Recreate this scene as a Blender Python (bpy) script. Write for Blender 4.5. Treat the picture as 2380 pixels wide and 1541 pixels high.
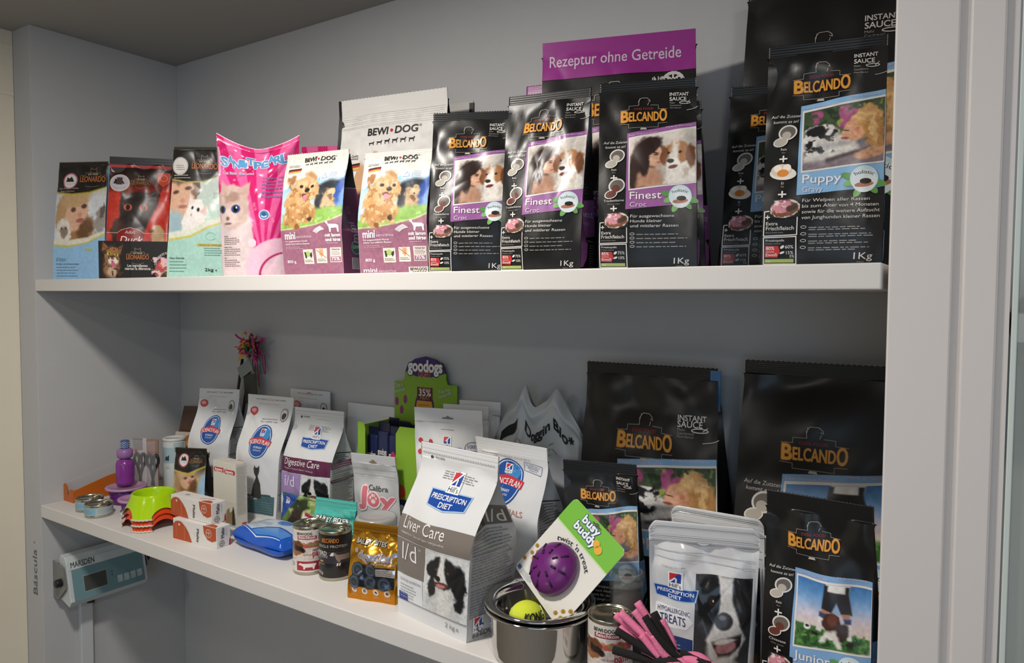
import bpy, bmesh, math, random
import numpy as np
from mathutils import Vector, Matrix
from mathutils.geometry import delaunay_2d_cdt
scene = bpy.context.scene
for o in list(bpy.data.objects): bpy.data.objects.remove(o)
COL = scene.collection
PI = math.pi
D2R = np.radians

# ---------------------------------------------------------------- camera
YAW, PITCH, ROLL, FPX = .5877, .0462, .0054, 1680.9
CAM = Vector((2.3135, -.9806, 1.6))
fw = Vector((-math.sin(YAW)*math.cos(PITCH), math.cos(YAW)*math.cos(PITCH), -math.sin(PITCH)))
rt = Vector((math.cos(YAW), math.sin(YAW), 0)); up = rt.cross(fw)
rt2 = math.cos(ROLL)*rt + math.sin(ROLL)*up; up2 = -math.sin(ROLL)*rt + math.cos(ROLL)*up
cd = bpy.data.cameras.new('camera'); cam = bpy.data.objects.new('camera', cd); COL.objects.link(cam)
cd.sensor_width = 36; cd.sensor_fit = 'HORIZONTAL'; cd.lens = FPX/2380*36; cd.clip_start = .02
M = Matrix((rt2, up2, -fw)).transposed().to_4x4(); M.translation = CAM
cam.matrix_world = M
scene.camera = cam
scene.view_settings.view_transform = 'Standard'; scene.view_settings.look = 'None'
scene.view_settings.gamma = 1; scene.view_settings.use_curve_mapping = False
scene.view_settings.exposure = -0.12

# ---------------------------------------------------------------- light
def hexc(h):
    h = h.lstrip('#')
    if len(h) == 3: h = ''.join(c*2 for c in h)
    return tuple(int(h[i:i+2], 16)/255 for i in (0, 2, 4))
def lin(c):
    c = np.asarray(c, float)
    return np.where(c <= .04045, c/12.92, ((c+.055)/1.055)**2.4)
def L3(h): return tuple(float(x) for x in lin(hexc(h)))
w = bpy.data.worlds.new('world'); scene.world = w; w.use_nodes = True
w.node_tree.nodes['Background'].inputs[0].default_value = (.55, .66, .8, 1)
w.node_tree.nodes['Background'].inputs[1].default_value = .05
def area(name, loc, tgt, size, sizey, power, col, shape='RECTANGLE'):
    l = bpy.data.lights.new(name, 'AREA'); l.shape = shape; l.size = size
    if sizey: l.size_y = sizey
    l.energy = power; l.color = col
    o = bpy.data.objects.new(name, l); COL.objects.link(o); o.location = loc
    o.rotation_euler = (Vector(tgt)-Vector(loc)).to_track_quat('-Z', 'Y').to_euler()
    return o
WARM = (1, .94, .865)
area('ceiling_lamp', (1.25, -.68, 2.36), (1.25, -.55, 0), .17, None, 24, WARM, 'DISK')
area('ceiling_lamp', (2.9, -1.3, 2.36), (2.7, -1.0, 0), .17, None, 9, WARM, 'DISK')
area('ceiling_lamp', (1.0, -2.6, 2.36), (1.0, -2.6, 0), .3, None, 14, WARM, 'DISK')
area('window_daylight', (3.3, -3.6, 1.35), (1.0, .2, 1.1), 2.2, 1.7, 22, (.58, .78, 1))

# ---------------------------------------------------------------- helpers
MATS = {}
def mat(name, hx=None, rough=.5, metal=0., attr=False, spec=.5, coat=0., trans=0., alpha=1., bump=0., bscale=200., noise=0., nscale=30., ior=1.45, sss=0.):
    if name in MATS: return MATS[name]
    m = bpy.data.materials.new(name); m.use_nodes = True
    nt = m.node_tree; b = nt.nodes['Principled BSDF']
    b.inputs['Roughness'].default_value = rough; b.inputs['Metallic'].default_value = metal
    b.inputs['Specular IOR Level'].default_value = spec; b.inputs['Coat Weight'].default_value = coat
    b.inputs['Transmission Weight'].default_value = trans; b.inputs['Alpha'].default_value = alpha
    b.inputs['IOR'].default_value = ior
    if attr:
        n = nt.nodes.new('ShaderNodeAttribute'); n.attribute_name = 'Col'
        nt.links.new(n.outputs['Color'], b.inputs['Base Color'])
    else:
        c = L3(hx); b.inputs['Base Color'].default_value = (*c, 1)
        if noise:
            tc = nt.nodes.new('ShaderNodeTexCoord'); nz = nt.nodes.new('ShaderNodeTexNoise'); nz.inputs['Scale'].default_value = nscale; nz.inputs['Detail'].default_value = 4
            mx = nt.nodes.new('ShaderNodeMix'); mx.data_type = 'RGBA'
            mx.inputs[6].default_value = (*[x*(1-noise) for x in c], 1); mx.inputs[7].default_value = (*[min(1, x*(1+noise)) for x in c], 1)
            nt.links.new(tc.outputs['Object'], nz.inputs['Vector']); nt.links.new(nz.outputs['Fac'], mx.inputs[0]); nt.links.new(mx.outputs[2], b.inputs['Base Color'])
    if bump:
        tc = nt.nodes.new('ShaderNodeTexCoord'); nz = nt.nodes.new('ShaderNodeTexNoise'); nz.inputs['Scale'].default_value = bscale; nz.inputs['Detail'].default_value = 3
        bp = nt.nodes.new('ShaderNodeBump'); bp.inputs['Strength'].default_value = bump; bp.inputs['Distance'].default_value = .002
        nt.links.new(tc.outputs['Object'], nz.inputs['Vector']); nt.links.new(nz.outputs['Fac'], bp.inputs['Height']); nt.links.new(bp.outputs['Normal'], b.inputs['Normal'])
    MATS[name] = m; return m
FILM = mat('printed_film', rough=.34, attr=True, spec=.5, bump=.10, bscale=45)
GLOSS = mat('printed_gloss_film', rough=.16, attr=True, spec=.55, bump=.12, bscale=38)
MATTE = mat('printed_matte_film', rough=.5, attr=True, spec=.35, bump=.08, bscale=45)
PAPER = mat('printed_card', rough=.55, attr=True, spec=.35)
FOIL = mat('printed_gold_foil', rough=.22, metal=.75, attr=True, bump=.2, bscale=50)

def link(o, parent=None):
    COL.objects.link(o)
    if parent is not None: o.parent = parent
    return o
def mesh(name, V, F, m, parent=None, smooth=True, cols=None, loc=None):
    me = bpy.data.meshes.new(name)
    V = np.asarray(V, float)
    me.from_pydata(V.tolist(), [], [tuple(int(i) for i in f) for f in F]); me.update()
    if cols is not None:
        at = me.color_attributes.new('Col', 'FLOAT_COLOR', 'POINT')
        c = np.ones((len(V), 4)); c[:, :3] = cols
        at.data.foreach_set('color', c.ravel())
    me.materials.append(m)
    if smooth: me.polygons.foreach_set('use_smooth', [True]*len(me.polygons))
    o = bpy.data.objects.new(name, me)
    if loc is not None: o.location = loc
    return link(o, parent)
def fixn(o):
    b = bmesh.new(); b.from_mesh(o.data); bmesh.ops.recalc_face_normals(b, faces=b.faces); b.to_mesh(o.data); b.free(); return o
def props(o, label, cat, group=None):
    o['label'] = label; o['category'] = cat
    if group: o['group'] = group
    return o
def thing(name, label, cat, loc, yaw=0, group=None):
    o = bpy.data.objects.new(name, None); o.empty_display_size = .02; COL.objects.link(o)
    o.location = loc; o.rotation_euler = (0, 0, yaw)
    return props(o, label, cat, group)
def struct(o): o['kind'] = 'structure'; return o
def box(name, lo, hi, m, parent=None, bev=0., seg=2):
    b = bmesh.new(); bmesh.ops.create_cube(b, size=1)
    lo = Vector(lo); hi = Vector(hi)
    for v in b.verts: v.co = Vector([(lo[i]+hi[i])/2 + v.co[i]*(hi[i]-lo[i]) for i in range(3)])
    if bev: bmesh.ops.bevel(b, geom=b.edges[:], offset=bev, segments=seg, affect='EDGES', profile=.5)
    me = bpy.data.meshes.new(name); b.to_mesh(me); b.free(); me.materials.append(m)
    return link(bpy.data.objects.new(name, me), parent)
def grid_faces(nr, nc, wrap=False, off=0):
    F = []
    for i in range(nr-1):
        for j in range(nc if wrap else nc-1):
            k = (j+1) % nc
            F.append((off+i*nc+j, off+i*nc+k, off+(i+1)*nc+k, off+(i+1)*nc+j))
    return F
def lathe(name, prof, m, parent=None, n=48, center=(0, 0), caps=True, sx=1., sy=1., loc=None):
    a = np.linspace(0, 2*PI, n, endpoint=False); V = []
    for r, z in prof:
        V += [(center[0]+r*math.cos(t)*sx, center[1]+r*math.sin(t)*sy, z) for t in a]
    F = grid_faces(len(prof), n, True)
    if caps:
        F.append(tuple(range(n-1, -1, -1))); k = (len(prof)-1)*n; F.append(tuple(range(k, k+n)))
    return mesh(name, V, F, m, parent, loc=loc)
def tube(name, pts, r, m, parent=None, n=10, closed=False, col=None):
    """r may be a number or a list"""
    P = [Vector(p) for p in pts]; k = len(P); V = []
    R = r if hasattr(r, '__len__') else [r]*k
    ref = Vector((0, 0, 1))
    for i, p in enumerate(P):
        a = P[(i-1) % k] if closed or i > 0 else p; b = P[(i+1) % k] if closed or i < k-1 else p
        t = (b-a).normalized()
        if i == 0:
            ref = Vector((0, 0, 1)) if abs(t.z) < .9 else Vector((1, 0, 0))
        x = (ref - t*ref.dot(t)).normalized(); ref = x; y = t.cross(x)
        V += [p + R[i]*(math.cos(q)*x+math.sin(q)*y) for q in np.linspace(0, 2*PI, n, endpoint=False)]
    F = grid_faces(k, n, True)
    if closed: F += [((k-1)*n+j, (k-1)*n+(j+1) % n, (j+1) % n, j) for j in range(n)]
    else: F += [tuple(range(n-1, -1, -1)), tuple(range((k-1)*n, k*n))]
    return mesh(name, [tuple(v) for v in V], F, m, parent)
def spline(pts, n=8):
    P = [np.array(p, float) for p in pts]; out = []
    for i in range(len(P)-1):
        p0 = P[max(i-1, 0)]; p1 = P[i]; p2 = P[i+1]; p3 = P[min(i+2, len(P)-1)]
        for t in np.linspace(0, 1, n, endpoint=False):
            out.append(.5*((2*p1)+(-p0+p2)*t+(2*p0-5*p1+4*p2-p3)*t*t+(-p0+3*p1-3*p2+p3)*t**3))
    out.append(P[-1]); return out

# ---------------------------------------------------------------- printing: 2D art draped on surfaces
_tc = {}
_td = {}
def dense(t, lim):
    k = (t, round(math.log2(lim)))
    if k not in _td:
        V, F = text2d(t); b = bmesh.new(); vs = [b.verts.new((x, y, 0)) for x, y in V]
        for f in F:
            try: b.faces.new([vs[i] for i in f])
            except ValueError: pass
        for _ in range(6):
            e = [e for e in b.edges if e.calc_length() > lim]
            if not e: break
            bmesh.ops.subdivide_edges(b, edges=e, cuts=1); bmesh.ops.triangulate(b, faces=b.faces[:])
        b.verts.index_update(); _td[k] = (np.array([v.co[:2] for v in b.verts]), [tuple(v.index for v in f.verts) for f in b.faces]); b.free()
    return _td[k]
def text2d(s, bold=0.):
    k = (s, bold)
    if k in _tc: return _tc[k]
    c = bpy.data.curves.new('lettering', 'FONT'); c.body = s; c.size = 1; c.resolution_u = 3; c.offset = bold
    c.dimensions = '2D'; c.fill_mode = 'FRONT'
    o = bpy.data.objects.new('lettering', c); COL.objects.link(o)
    me = o.to_mesh(); V = np.array([v.co[:2] for v in me.vertices]).reshape(-1, 2); F = [tuple(p.vertices) for p in me.polygons]
    o.to_mesh_clear(); bpy.data.objects.remove(o); bpy.data.curves.remove(c)
    _tc[k] = (V, F); return _tc[k]
CAP = float(text2d('H')[0][:, 1].max())
def vnoise(x, y, seed):
    r = np.random.RandomState(seed); T = r.rand(64, 64)
    xi = np.floor(x).astype(int); yi = np.floor(y).astype(int); fx = x-xi; fy = y-yi
    fx = fx*fx*(3-2*fx); fy = fy*fy*(3-2*fy)
    g = lambda a, b: T[a % 64, b % 64]
    return (g(xi, yi)*(1-fx)+g(xi+1, yi)*fx)*(1-fy)+(g(xi, yi+1)*(1-fx)+g(xi+1, yi+1)*fx)*fy
def fbm(x, y, seed): return .55*vnoise(x, y, seed)+.3*vnoise(x*2.1, y*2.1, seed+1)+.15*vnoise(x*4.3, y*4.3, seed+2)
def polyd(X, Y, pts):
    d = np.full(X.shape, 9.); ins = np.zeros(X.shape, bool); n = len(pts)
    for i in range(n):
        x1, y1 = pts[i]; x2, y2 = pts[(i+1) % n]; dx = x2-x1; dy = y2-y1; q = dx*dx+dy*dy+1e-12
        t = np.clip(((X-x1)*dx+(Y-y1)*dy)/q, 0, 1)
        d = np.minimum(d, np.hypot(X-x1-t*dx, Y-y1-t*dy))
        c = ((y1 > Y) != (y2 > Y)); 
        with np.errstate(divide='ignore', invalid='ignore'): xx = (x2-x1)*(Y-y1)/(y2-y1+1e-15)+x1
        ins ^= c & (X < xx)
    return np.where(ins, d, -d)
def paint(n, m, ops, asp=1., seed=0):
    """asp = height/width; coordinates x 0..1, y 0..1 downwards"""
    X, Y = np.meshgrid(np.linspace(0, 1, n), np.linspace(0, 1, m))
    C = np.zeros((m, n, 3)); C[:] = .5
    for i, op in enumerate(ops):
        k = op[0]; sd = seed*37+i*5
        if k == 'bg': C[:] = hexc(op[1])
        elif k == 'g':
            stops = op[1:]; ys = np.linspace(0, 1, len(stops)); cs = np.array([hexc(s) for s in stops])
            for q in range(3): C[..., q] = np.interp(Y, ys, cs[:, q])
        elif k == 'n': C *= (1+op[1]*(fbm(X*op[2], Y*op[2]*asp*(op[3] if len(op) > 3 else 1), sd)-.5)*2)[..., None]
        elif k == 'b':
            _, c, sc, th = op[:4]; a = np.clip((fbm(X*sc, Y*sc*asp, sd)-th)/.06, 0, 1)
            if len(op) > 4: x0, y0, x1, y1 = op[4]; a = a*np.clip((X-x0)/.05, 0, 1)*np.clip((x1-X)/.05, 0, 1)*np.clip((Y-y0)/.05, 0, 1)*np.clip((y1-Y)/.05, 0, 1)
            C = C*(1-a[..., None])+np.array(hexc(c))*a[..., None]
        else:
            wp = op[-1] if k in 'ep' else 0
            if wp: XX = X+wp*(fbm(X*14, Y*14*asp, sd)-.5)*2; YY = Y+wp*(fbm(X*14+9, Y*14*asp+5, sd+3)-.5)*2/asp
            else: XX, YY = X, Y
            if k == 'e':
                _, cx, cy, rx, ry, rot, c, soft, _w = op
                dx = XX-cx; dy = (YY-cy)*asp; cr, sr = math.cos(D2R(rot)), math.sin(D2R(rot))
                r = np.hypot((dx*cr+dy*sr)/rx, (-dx*sr+dy*cr)/(ry*asp)); a = np.clip((1-r)/soft+.5, 0, 1)
            else:
                _, pts, c, soft, _w = op
                a = np.clip(polyd(XX, YY, pts)/soft+.5, 0, 1)
            C = C*(1-a[..., None])+np.array(hexc(c))*a[..., None]
    return lin(np.clip(C, 0, 1)).reshape(-1, 3)

class Art:
    def __init__(s, a): s.a = a; s.V = []; s.F = []; s.C = []; s.n = 0
    def add(s, V, F, c, L):
        V = np.asarray(V, float).reshape(-1, 2); k = len(V)
        if not k: return
        s.V.append(np.c_[V, np.full(k, L)]); s.F += [tuple(i+s.n for i in f) for f in F]
        s.C.append(np.broadcast_to(np.asarray(c, float), (k, 3))); s.n += k
    def P(s, p): return (p[0], (1-p[1])*s.a)
    def poly(s, pts, col, L=1, g=.018, raw=False):
        pts = [s.P(p) for p in pts] if not raw else pts
        A = np.array(pts); lo = A.min(0); hi = A.max(0); B = []
        for i in range(len(pts)):
            p = A[i]; q = A[(i+1) % len(pts)]; k = max(1, int(np.hypot(*(q-p))/g))
            B += [tuple(p+(q-p)*t) for t in np.linspace(0, 1, k, endpoint=False)]
        vs = [Vector(b) for b in B]; n = len(vs); ed = [(i, (i+1) % n) for i in range(n)]
        gx = np.arange(lo[0]+g*.5, hi[0], g); gy = np.arange(lo[1]+g*.5, hi[1], g)
        if len(gx) and len(gy):
            X, Y = np.meshgrid(gx, gy); d = polyd(X, Y, B); k = d > g*.3
            vs += [Vector((float(x), float(y))) for x, y in zip(X[k], Y[k])]
        r = delaunay_2d_cdt(vs, ed, [], 1, 1e-6)
        s.add([tuple(v) for v in r[0]], r[2], L3(col), L)
    def rect(s, u0, v0, u1, v1, col, L=1, g=.018): s.poly([(u0, v0), (u1, v0), (u1, v1), (u0, v1)], col, L, g)
    def ell(s, u, v, r, col, L=1, ry=None, rot=0, n=28, a0=0, a1=360):
        ry = ry or r; cx, cy = s.P((u, v)); c, q = math.cos(D2R(rot)), math.sin(D2R(rot)); pts = []
        full = a1-a0 >= 360
        for t in np.linspace(D2R(a0), D2R(a1), n, endpoint=not full):
            x = r*math.cos(t); y = ry*math.sin(t); pts.append((cx+x*c-y*q, cy+x*q+y*c))
        s.poly(pts, col, L, raw=True)
    def line(s, pts, wd, col, L=4, closed=False, raw=False):
        P = [np.array(p if raw else s.P(p)) for p in pts]
        if closed: P.append(P[0])
        for a, b in zip(P[:-1], P[1:]):
            t = b-a; l = np.hypot(*t)
            if l < 1e-9: continue
            t = t/l; nn = np.array([-t[1], t[0]])*wd/2; k = max(1, int(l/.05)); e = t*wd*.3; V = []
            for q in np.linspace(0, 1, k+1):
                c = a-e+(b-a+2*e)*q; V += [tuple(c+nn), tuple(c-nn)]
            s.add(V, [(2*i, 2*i+1, 2*i+3, 2*i+2) for i in range(k)], L3(col), L)
    def arc(s, u, v, r, a0, a1, wd, col, L=4, ry=None, n=20):
        cx, cy = s.P((u, v)); ry = ry or r
        s.line([(cx+r*math.cos(D2R(t)), cy+ry*math.sin(D2R(t))) for t in np.linspace(a0, a1, n)], wd, col, L, raw=True)
    def text(s, t, u, v, w=None, h=None, col='fff', al='l', b=0., rot=0, sh=0., L=5, out=None, ow=.05, arc=None):
        V, F = text2d(t)
        if not len(V): return
        x0, x1 = V[:, 0].min(), V[:, 0].max(); W = x1-x0
        if h is None: sc = w/W; sy = sc
        else:
            sy = h/CAP; sc = w/W if w else sy
        if sy*CAP > .06: V, F = dense(t, .03/max(sc, sy))
        def put(V, F, col, L, dx=0, dy=0):
            Q = np.c_[(V[:, 0]-x0)*sc+sh*V[:, 1]*sy+dx*min(sc, sy), V[:, 1]*sy+dy*min(sc, sy)]
            if al == 'c': Q[:, 0] -= W*sc/2
            if al == 'r': Q[:, 0] -= W*sc
            if arc: th = -Q[:, 0]/arc+PI/2; rr = arc+Q[:, 1]; Q = np.c_[rr*np.cos(th), rr*np.sin(th)-arc]
            c, q = math.cos(D2R(rot)), math.sin(D2R(rot)); bx, by = s.P((u, v))
            s.add(np.c_[bx+Q[:, 0]*c-Q[:, 1]*q, by+Q[:, 0]*q+Q[:, 1]*c], F, L3(col), L)
        def fat(r, col, L):
            for q in range(8): put(V, F, col, L+q*.004, r*math.cos(q*PI/4), r*math.sin(q*PI/4))
        if out: fat(b+ow, out, L-.7)
        if b > .009: fat(b*.85, col, L-.05)
        put(V, F, col, L)
    def micro(s, u0, v0, u1, n, dv, col, th=.008, seed=0, rot=0., L=4):
        R = random.Random(seed)
        for i in range(n):
            x = u0; e = u1-(u1-u0)*R.random()*.25
            while x < e:
                wd = min(R.uniform(.02, .07)*(u1-u0)*2, e-x)
                if wd > .004: s.line([(x, v0+i*dv-rot*(x-u0)), (x+wd, v0+i*dv-rot*(x+wd-u0))], th, col, L)
                x += wd+.022*(u1-u0)+.006
    def photo(s, q, ops, n=70, m=70, seed=0, L=2):
        """q = TL, TR, BR, BL in (u, v)"""
        if len(q) == 2: (a, b), (c, d) = q; q = [(a, b), (c, b), (c, d), (a, d)]
        T = [np.array(s.P(p)) for p in q]
        X, Y = np.meshgrid(np.linspace(0, 1, n), np.linspace(0, 1, m)); X = X.reshape(-1, 1); Y = Y.reshape(-1, 1)
        V = (T[0]*(1-X)+T[1]*X)*(1-Y)+(T[3]*(1-X)+T[2]*X)*Y
        asp = np.hypot(*(T[3]-T[0]))/np.hypot(*(T[1]-T[0]))
        s.add(V, grid_faces(m, n), paint(n, m, ops, asp, seed), L)
def drape(name, art, F, m, parent, off=.0005, dl=.00026, flip=False):
    if not art.n: return None
    V = np.concatenate(art.V); C = np.concatenate(art.C)
    u = V[:, 0]; v = V[:, 1]/art.a; e = 1e-3
    p = F(u, v); n = np.cross(F(u+e, v)-F(u-e, v), F(u, v+e)-F(u, v-e)); n /= np.linalg.norm(n, axis=1)[:, None]+1e-12
    return mesh(name, p+n*(off+dl*V[:, 2])[:, None], [f[::-1] for f in art.F] if flip else art.F, m, parent, cols=C)
def plane(o, x, y):
    o = np.array(o, float); x = np.array(x, float); y = np.array(y, float)
    return lambda u, v: o+np.outer(u, x)+np.outer(v, y)

# ---------------------------------------------------------------- bags
ZT, ZL = 1.6456, .985
def bag(name, label, cat, X, Y, yaw, W, H, D, art=None, col='131313', side=None, back=None, lean=0., roll=0., tw=1., z=ZT, seal=.05, v0=.15, pw=1.2,
        mode='g', bulge=.008, wr=.0016, seed=1, film=None, group=None, sealcol=None, sideart=None, ribs=6, zig=.0008, sag=0., round_top=0.):
    film = film or FILM
    t = thing(name, label, cat, (X, Y, z), D2R(yaw), group)
    R = np.random.RandomState(seed); v1 = 1-seal
    K = [(R.uniform(-2.5, 2.5), R.uniform(.6, 3.2), R.uniform(0, 6.3), R.uniform(.4, 1)) for _ in range(5)]
    K2 = [(R.uniform(-3, 3), R.uniform(1.5, 4), R.uniform(0, 6.3), R.uniform(.4, 1)) for _ in range(4)]
    def prof(v):
        q = np.clip((v-v0)/(v1-v0), 0, 1)
        return 1-(q*q*(3-2*q) if pw == 's' else q**pw)
    def wob(u, v):
        r = 0
        for a, b, c, d in K: r = r+d*np.sin(6.283*(a*u+b*v)+c)
        for a, b, c, d in K2: r = r+d*1.1*(1-np.sqrt(np.sin(3.1416*(a*u+b*v)+c)**2+.012))**3
        return r*wr*(.35+1.1*np.clip(v, 0, 1)**1.5)*np.where(v > v1, .35, 1.)
    def hw(v): return W/2*(1+(tw-1)*v)
    def half(u, v, sg):
        s = 2*u-1; d = D/2*prof(v)
        env = np.sin(PI*np.clip(v/v1, 0, 1))**.8
        if mode == 'g': y = d+bulge*(1-s*s)*env
        else: y = d*np.clip(1-np.abs(s)**2.4, 0, 1)+bulge*(1-s*s)*env*.5
        edge = np.clip((1-np.abs(s))/.12, 0, 1)**.5
        y = y+.0011+wob(u, v)*(edge if mode != 'g' else (.35+.65*edge))*sg
        y = np.where(v > v1, .0011+(np.sin((v-v1)*H/.0036*6.283)*.0004 if ribs else 0)+0*u, y)
        if mode == 'g': y = np.maximum(y, .0011)
        x = s*hw(v)+roll*v*H
        if sag: zz = v*H-sag*(1-np.abs(s)**1.6)*np.clip((v-.6)/.4, 0, 1)
        else: zz = v*H
        if round_top: zz = zz-round_top*np.clip((np.abs(s)-.85)/.15, 0, 1)**2*np.clip((v-.9)/.1, 0, 1)
        sway = wob(np.full_like(u, .3), np.minimum(v, v1))*np.clip((v-.5)/.5, 0, 1)*.9
        return np.stack([x, lean*v*H+sg*y+sway, zz+0*u], -1)
    F = lambda u, v: half(u, v, -1); B = lambda u, v: half(u, v, 1)
    nu = 30; nb = 44; V = []; Fc = []; C = []
    us = np.linspace(0, 1, nu); vb = np.linspace(0, v1, nb)
    def sheet(fn, vs, c, rev, V, Fc, C):
        U, VV = np.meshgrid(us, vs); P = fn(U.ravel(), VV.ravel()); off = sum(map(len, V))
        V.append(P); C.append(np.broadcast_to(lin(hexc(c)), (len(P), 3)))
        Fc += [f[::-1] if rev else f for f in grid_faces(len(vs), nu, off=off)]
    sheet(F, vb, col, False, V, Fc, C); sheet(B, vb, back or col, True, V, Fc, C)
    def sidef(sg):
        def G(q, v):
            a = F(np.full_like(v, (1+sg)/2), v); b = B(np.full_like(v, (1+sg)/2), v); P = a*(1-q[:, None])+b*q[:, None]
            d = D/2*prof(v)
            fold = np.sqrt(np.maximum((D/2)**2-d*d, 0))*.75*np.clip((v1-v)/.05, 0, 1)
            P[:, 0] -= sg*(fold*(1-np.abs(2*q-1))-.004*np.sin(PI*q)*np.clip(1-fold/(D/4), 0, 1)); return P
        return G
    if mode == 'g':
        for sg in (-1, 1):
            Q, VV = np.meshgrid(np.linspace(0, 1, 9), vb); P = sidef(sg)(Q.ravel(), VV.ravel()); off = sum(map(len, V))
            V.append(P); C.append(np.broadcast_to(lin(hexc(side or col)), (len(P), 3)))
            Fc += [f if sg > 0 else f[::-1] for f in grid_faces(len(vb), 9, off=off)]
    a = F(us, 0*us); b = B(us, 0*us); off = sum(map(len, V)); V += [a, b]; C.append(np.broadcast_to(lin(hexc(back or col)), (2*nu, 3)))
    Fc += [(off+i, off+nu+i, off+nu+i+1, off+i+1) for i in range(nu-1)]
    mesh('bag_body', np.concatenate(V), Fc, film, t, cols=np.concatenate(C))
    V = []; Fc = []; C = []; vs = np.linspace(v1, 1, 3*ribs+3); us = np.linspace(0, 1, 60)
    nu = 60
    def zz(fn):
        def g(u, v):
            P = fn(u, v); P[:, 2] += np.where(v > .9999, zig*np.where(np.arange(len(u)) % 2, 1, -1), 0); return P
        return g
    sheet(zz(F), vs, sealcol or col, False, V, Fc, C); sheet(zz(B), vs, sealcol or col, True, V, Fc, C)
    n = len(vs)*nu
    Fc += [((len(vs)-1)*nu+i, (len(vs)-1)*nu+i+1, n+(len(vs)-1)*nu+i+1, n+(len(vs)-1)*nu+i) for i in range(nu-1)]
    for j in (0, nu-1): Fc += [(i*nu+j, (i+1)*nu+j, n+(i+1)*nu+j, n+i*nu+j) for i in range(len(vs)-1)]
    mesh('top_seal', np.concatenate(V), Fc, film, t, cols=np.concatenate(C))
    if art: drape('front_print', art, F, film, t)
    if sideart: drape('side_print', sideart, sidef(1), film, t)
    return t
# ---------------------------------------------------------------- pictures and lettering printed on the packs
WOMANDOG = [('g', 'd9d0c6', 'cfc5ba', 'a99c90'), ('n', .06, 3),
    ('e', .27, .36, .24, .33, 0, '33221f', .25, .03), ('e', .12, .7, .16, .4, 0, '3a2824', .3, .04),
    ('p', [(.1, 1), (.12, .72), (.3, .62), (.46, .72), (.55, 1)], 'b98a70', .06, .02),
    ('e', .38, .42, .13, .2, 12, 'd6a68a', .2, .01), ('p', [(.46, .38), (.525, .5), (.48, .53), (.5, .6), (.42, .66), (.36, .6)], 'd6a68a', .04, 0),
    ('e', .28, .22, .22, .16, -25, '2f1f1c', .25, .03), ('e', .22, .5, .08, .3, 0, '2f1f1c', .3, .03),
    ('e', .40, .365, .055, .012, 14, '3b2520', .5, 0), ('e', .405, .40, .045, .013, 10, '4b2c26', .5, 0), ('e', .455, .555, .04, .014, -5, 'b0605c', .5, 0), ('e', .36, .5, .05, .05, 0, 'e2b296', .9, 0),
    ('e', .78, .9, .26, .32, 0, 'ece5dc', .2, .05), ('e', .72, .42, .185, .22, 0, 'b27c50', .15, .03), ('e', .53, .45, .065, .19, 8, '7e4d2f', .3, .03), ('e', .93, .5, .07, .22, -6, '7a4a2e', .3, .03),
    ('p', [(.66, .22), (.75, .22), (.74, .5), (.82, .75), (.56, .75), (.58, .52)], 'efe8e0', .06, .03), ('e', .66, .6, .1, .1, 0, 'f3ede6', .3, .02),
    ('e', .62, .555, .052, .04, 0, '241c1a', .3, .01), ('e', .66, .67, .07, .035, -8, '6b332f', .4, .01), ('e', .595, .4, .024, .022, 0, '2c1c14', .4, 0), ('e', .77, .41, .027, .024, 0, '2c1c14', .4, 0),
    ('e', .86, .8, .05, .12, 10, 'c9bdb0', .6, .05), ('n', .1, 22)]
PUPGIRL = [('g', '3e5238', '4b5a40', '6b6a70', '7a7380'), ('b', '2c3a28', 7, .5, (0, 0, 1, .42)), ('b', 'a8507e', 6, .6, (.05, 0, .75, .4)), ('b', '9aa552', 9, .63, (.3, 0, 1, .5)),
    ('p', [(0, .74), (1, .7), (1, 1), (0, 1)], '86787e', .08, .02), ('p', [(0, .5), (.25, .46), (.62, .52), (.7, .78), (.35, .85), (0, .88)], 'cfcac4', .05, .02),
    ('p', [(.1, .62), (.6, .6), (.66, .66), (.12, .7)], 'a9a6a6', .06, .02), ('p', [(.05, .74), (.64, .7), (.66, .74), (.05, .8)], 'e0dcd6', .05, .01), ('p', [(.3, .87), (.8, .77), (.8, .8), (.3, .91)], '3a3436', .06, .01),
    ('e', .22, .4, .22, .12, 8, 'e6e2de', .15, .02), ('e', .08, .55, .1, .16, 0, 'd8d4d0', .3, .03), ('b', '1d1c1e', 13, .56, (0, .28, .42, .78)), ('e', .22, .38, .1, .09, 10, '232225', .35, .05), ('e', .4, .42, .035, .03, 20, '1d1c1e', .4, .02), ('e', .32, .44, .045, .045, 0, 'dedad6', .4, .02),
    ('e', .65, .44, .15, .19, 18, 'cf9878', .15, .01), ('p', [(.52, .36), (.6, .34), (.62, .55), (.52, .6), (.47, .56), (.5, .5), (.46, .47), (.51, .43)], 'd3a082', .03, 0), ('e', .56, .5, .08, .1, 20, 'd7a384', .3, .02), ('e', .52, .565, .05, .02, 10, '9b5348', .5, 0), ('e', .53, .44, .045, .01, 12, '5d3a2a', .5, 0),
    ('e', .82, .28, .17, .2, 25, 'c79a62', .2, .06), ('e', .89, .55, .12, .3, -8, 'b58650', .25, .08), ('e', .86, .5, .05, .25, -10, 'dcb57c', .5, .08), ('e', .7, .22, .12, .08, 0, 'd8b07a', .4, .06), ('e', .67, .46, .03, .04, 0, 'b9785c', .5, 0),
    ('e', .84, .85, .2, .08, -8, 'cf9b78', .25, .02), ('n', .16, 26)]
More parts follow.
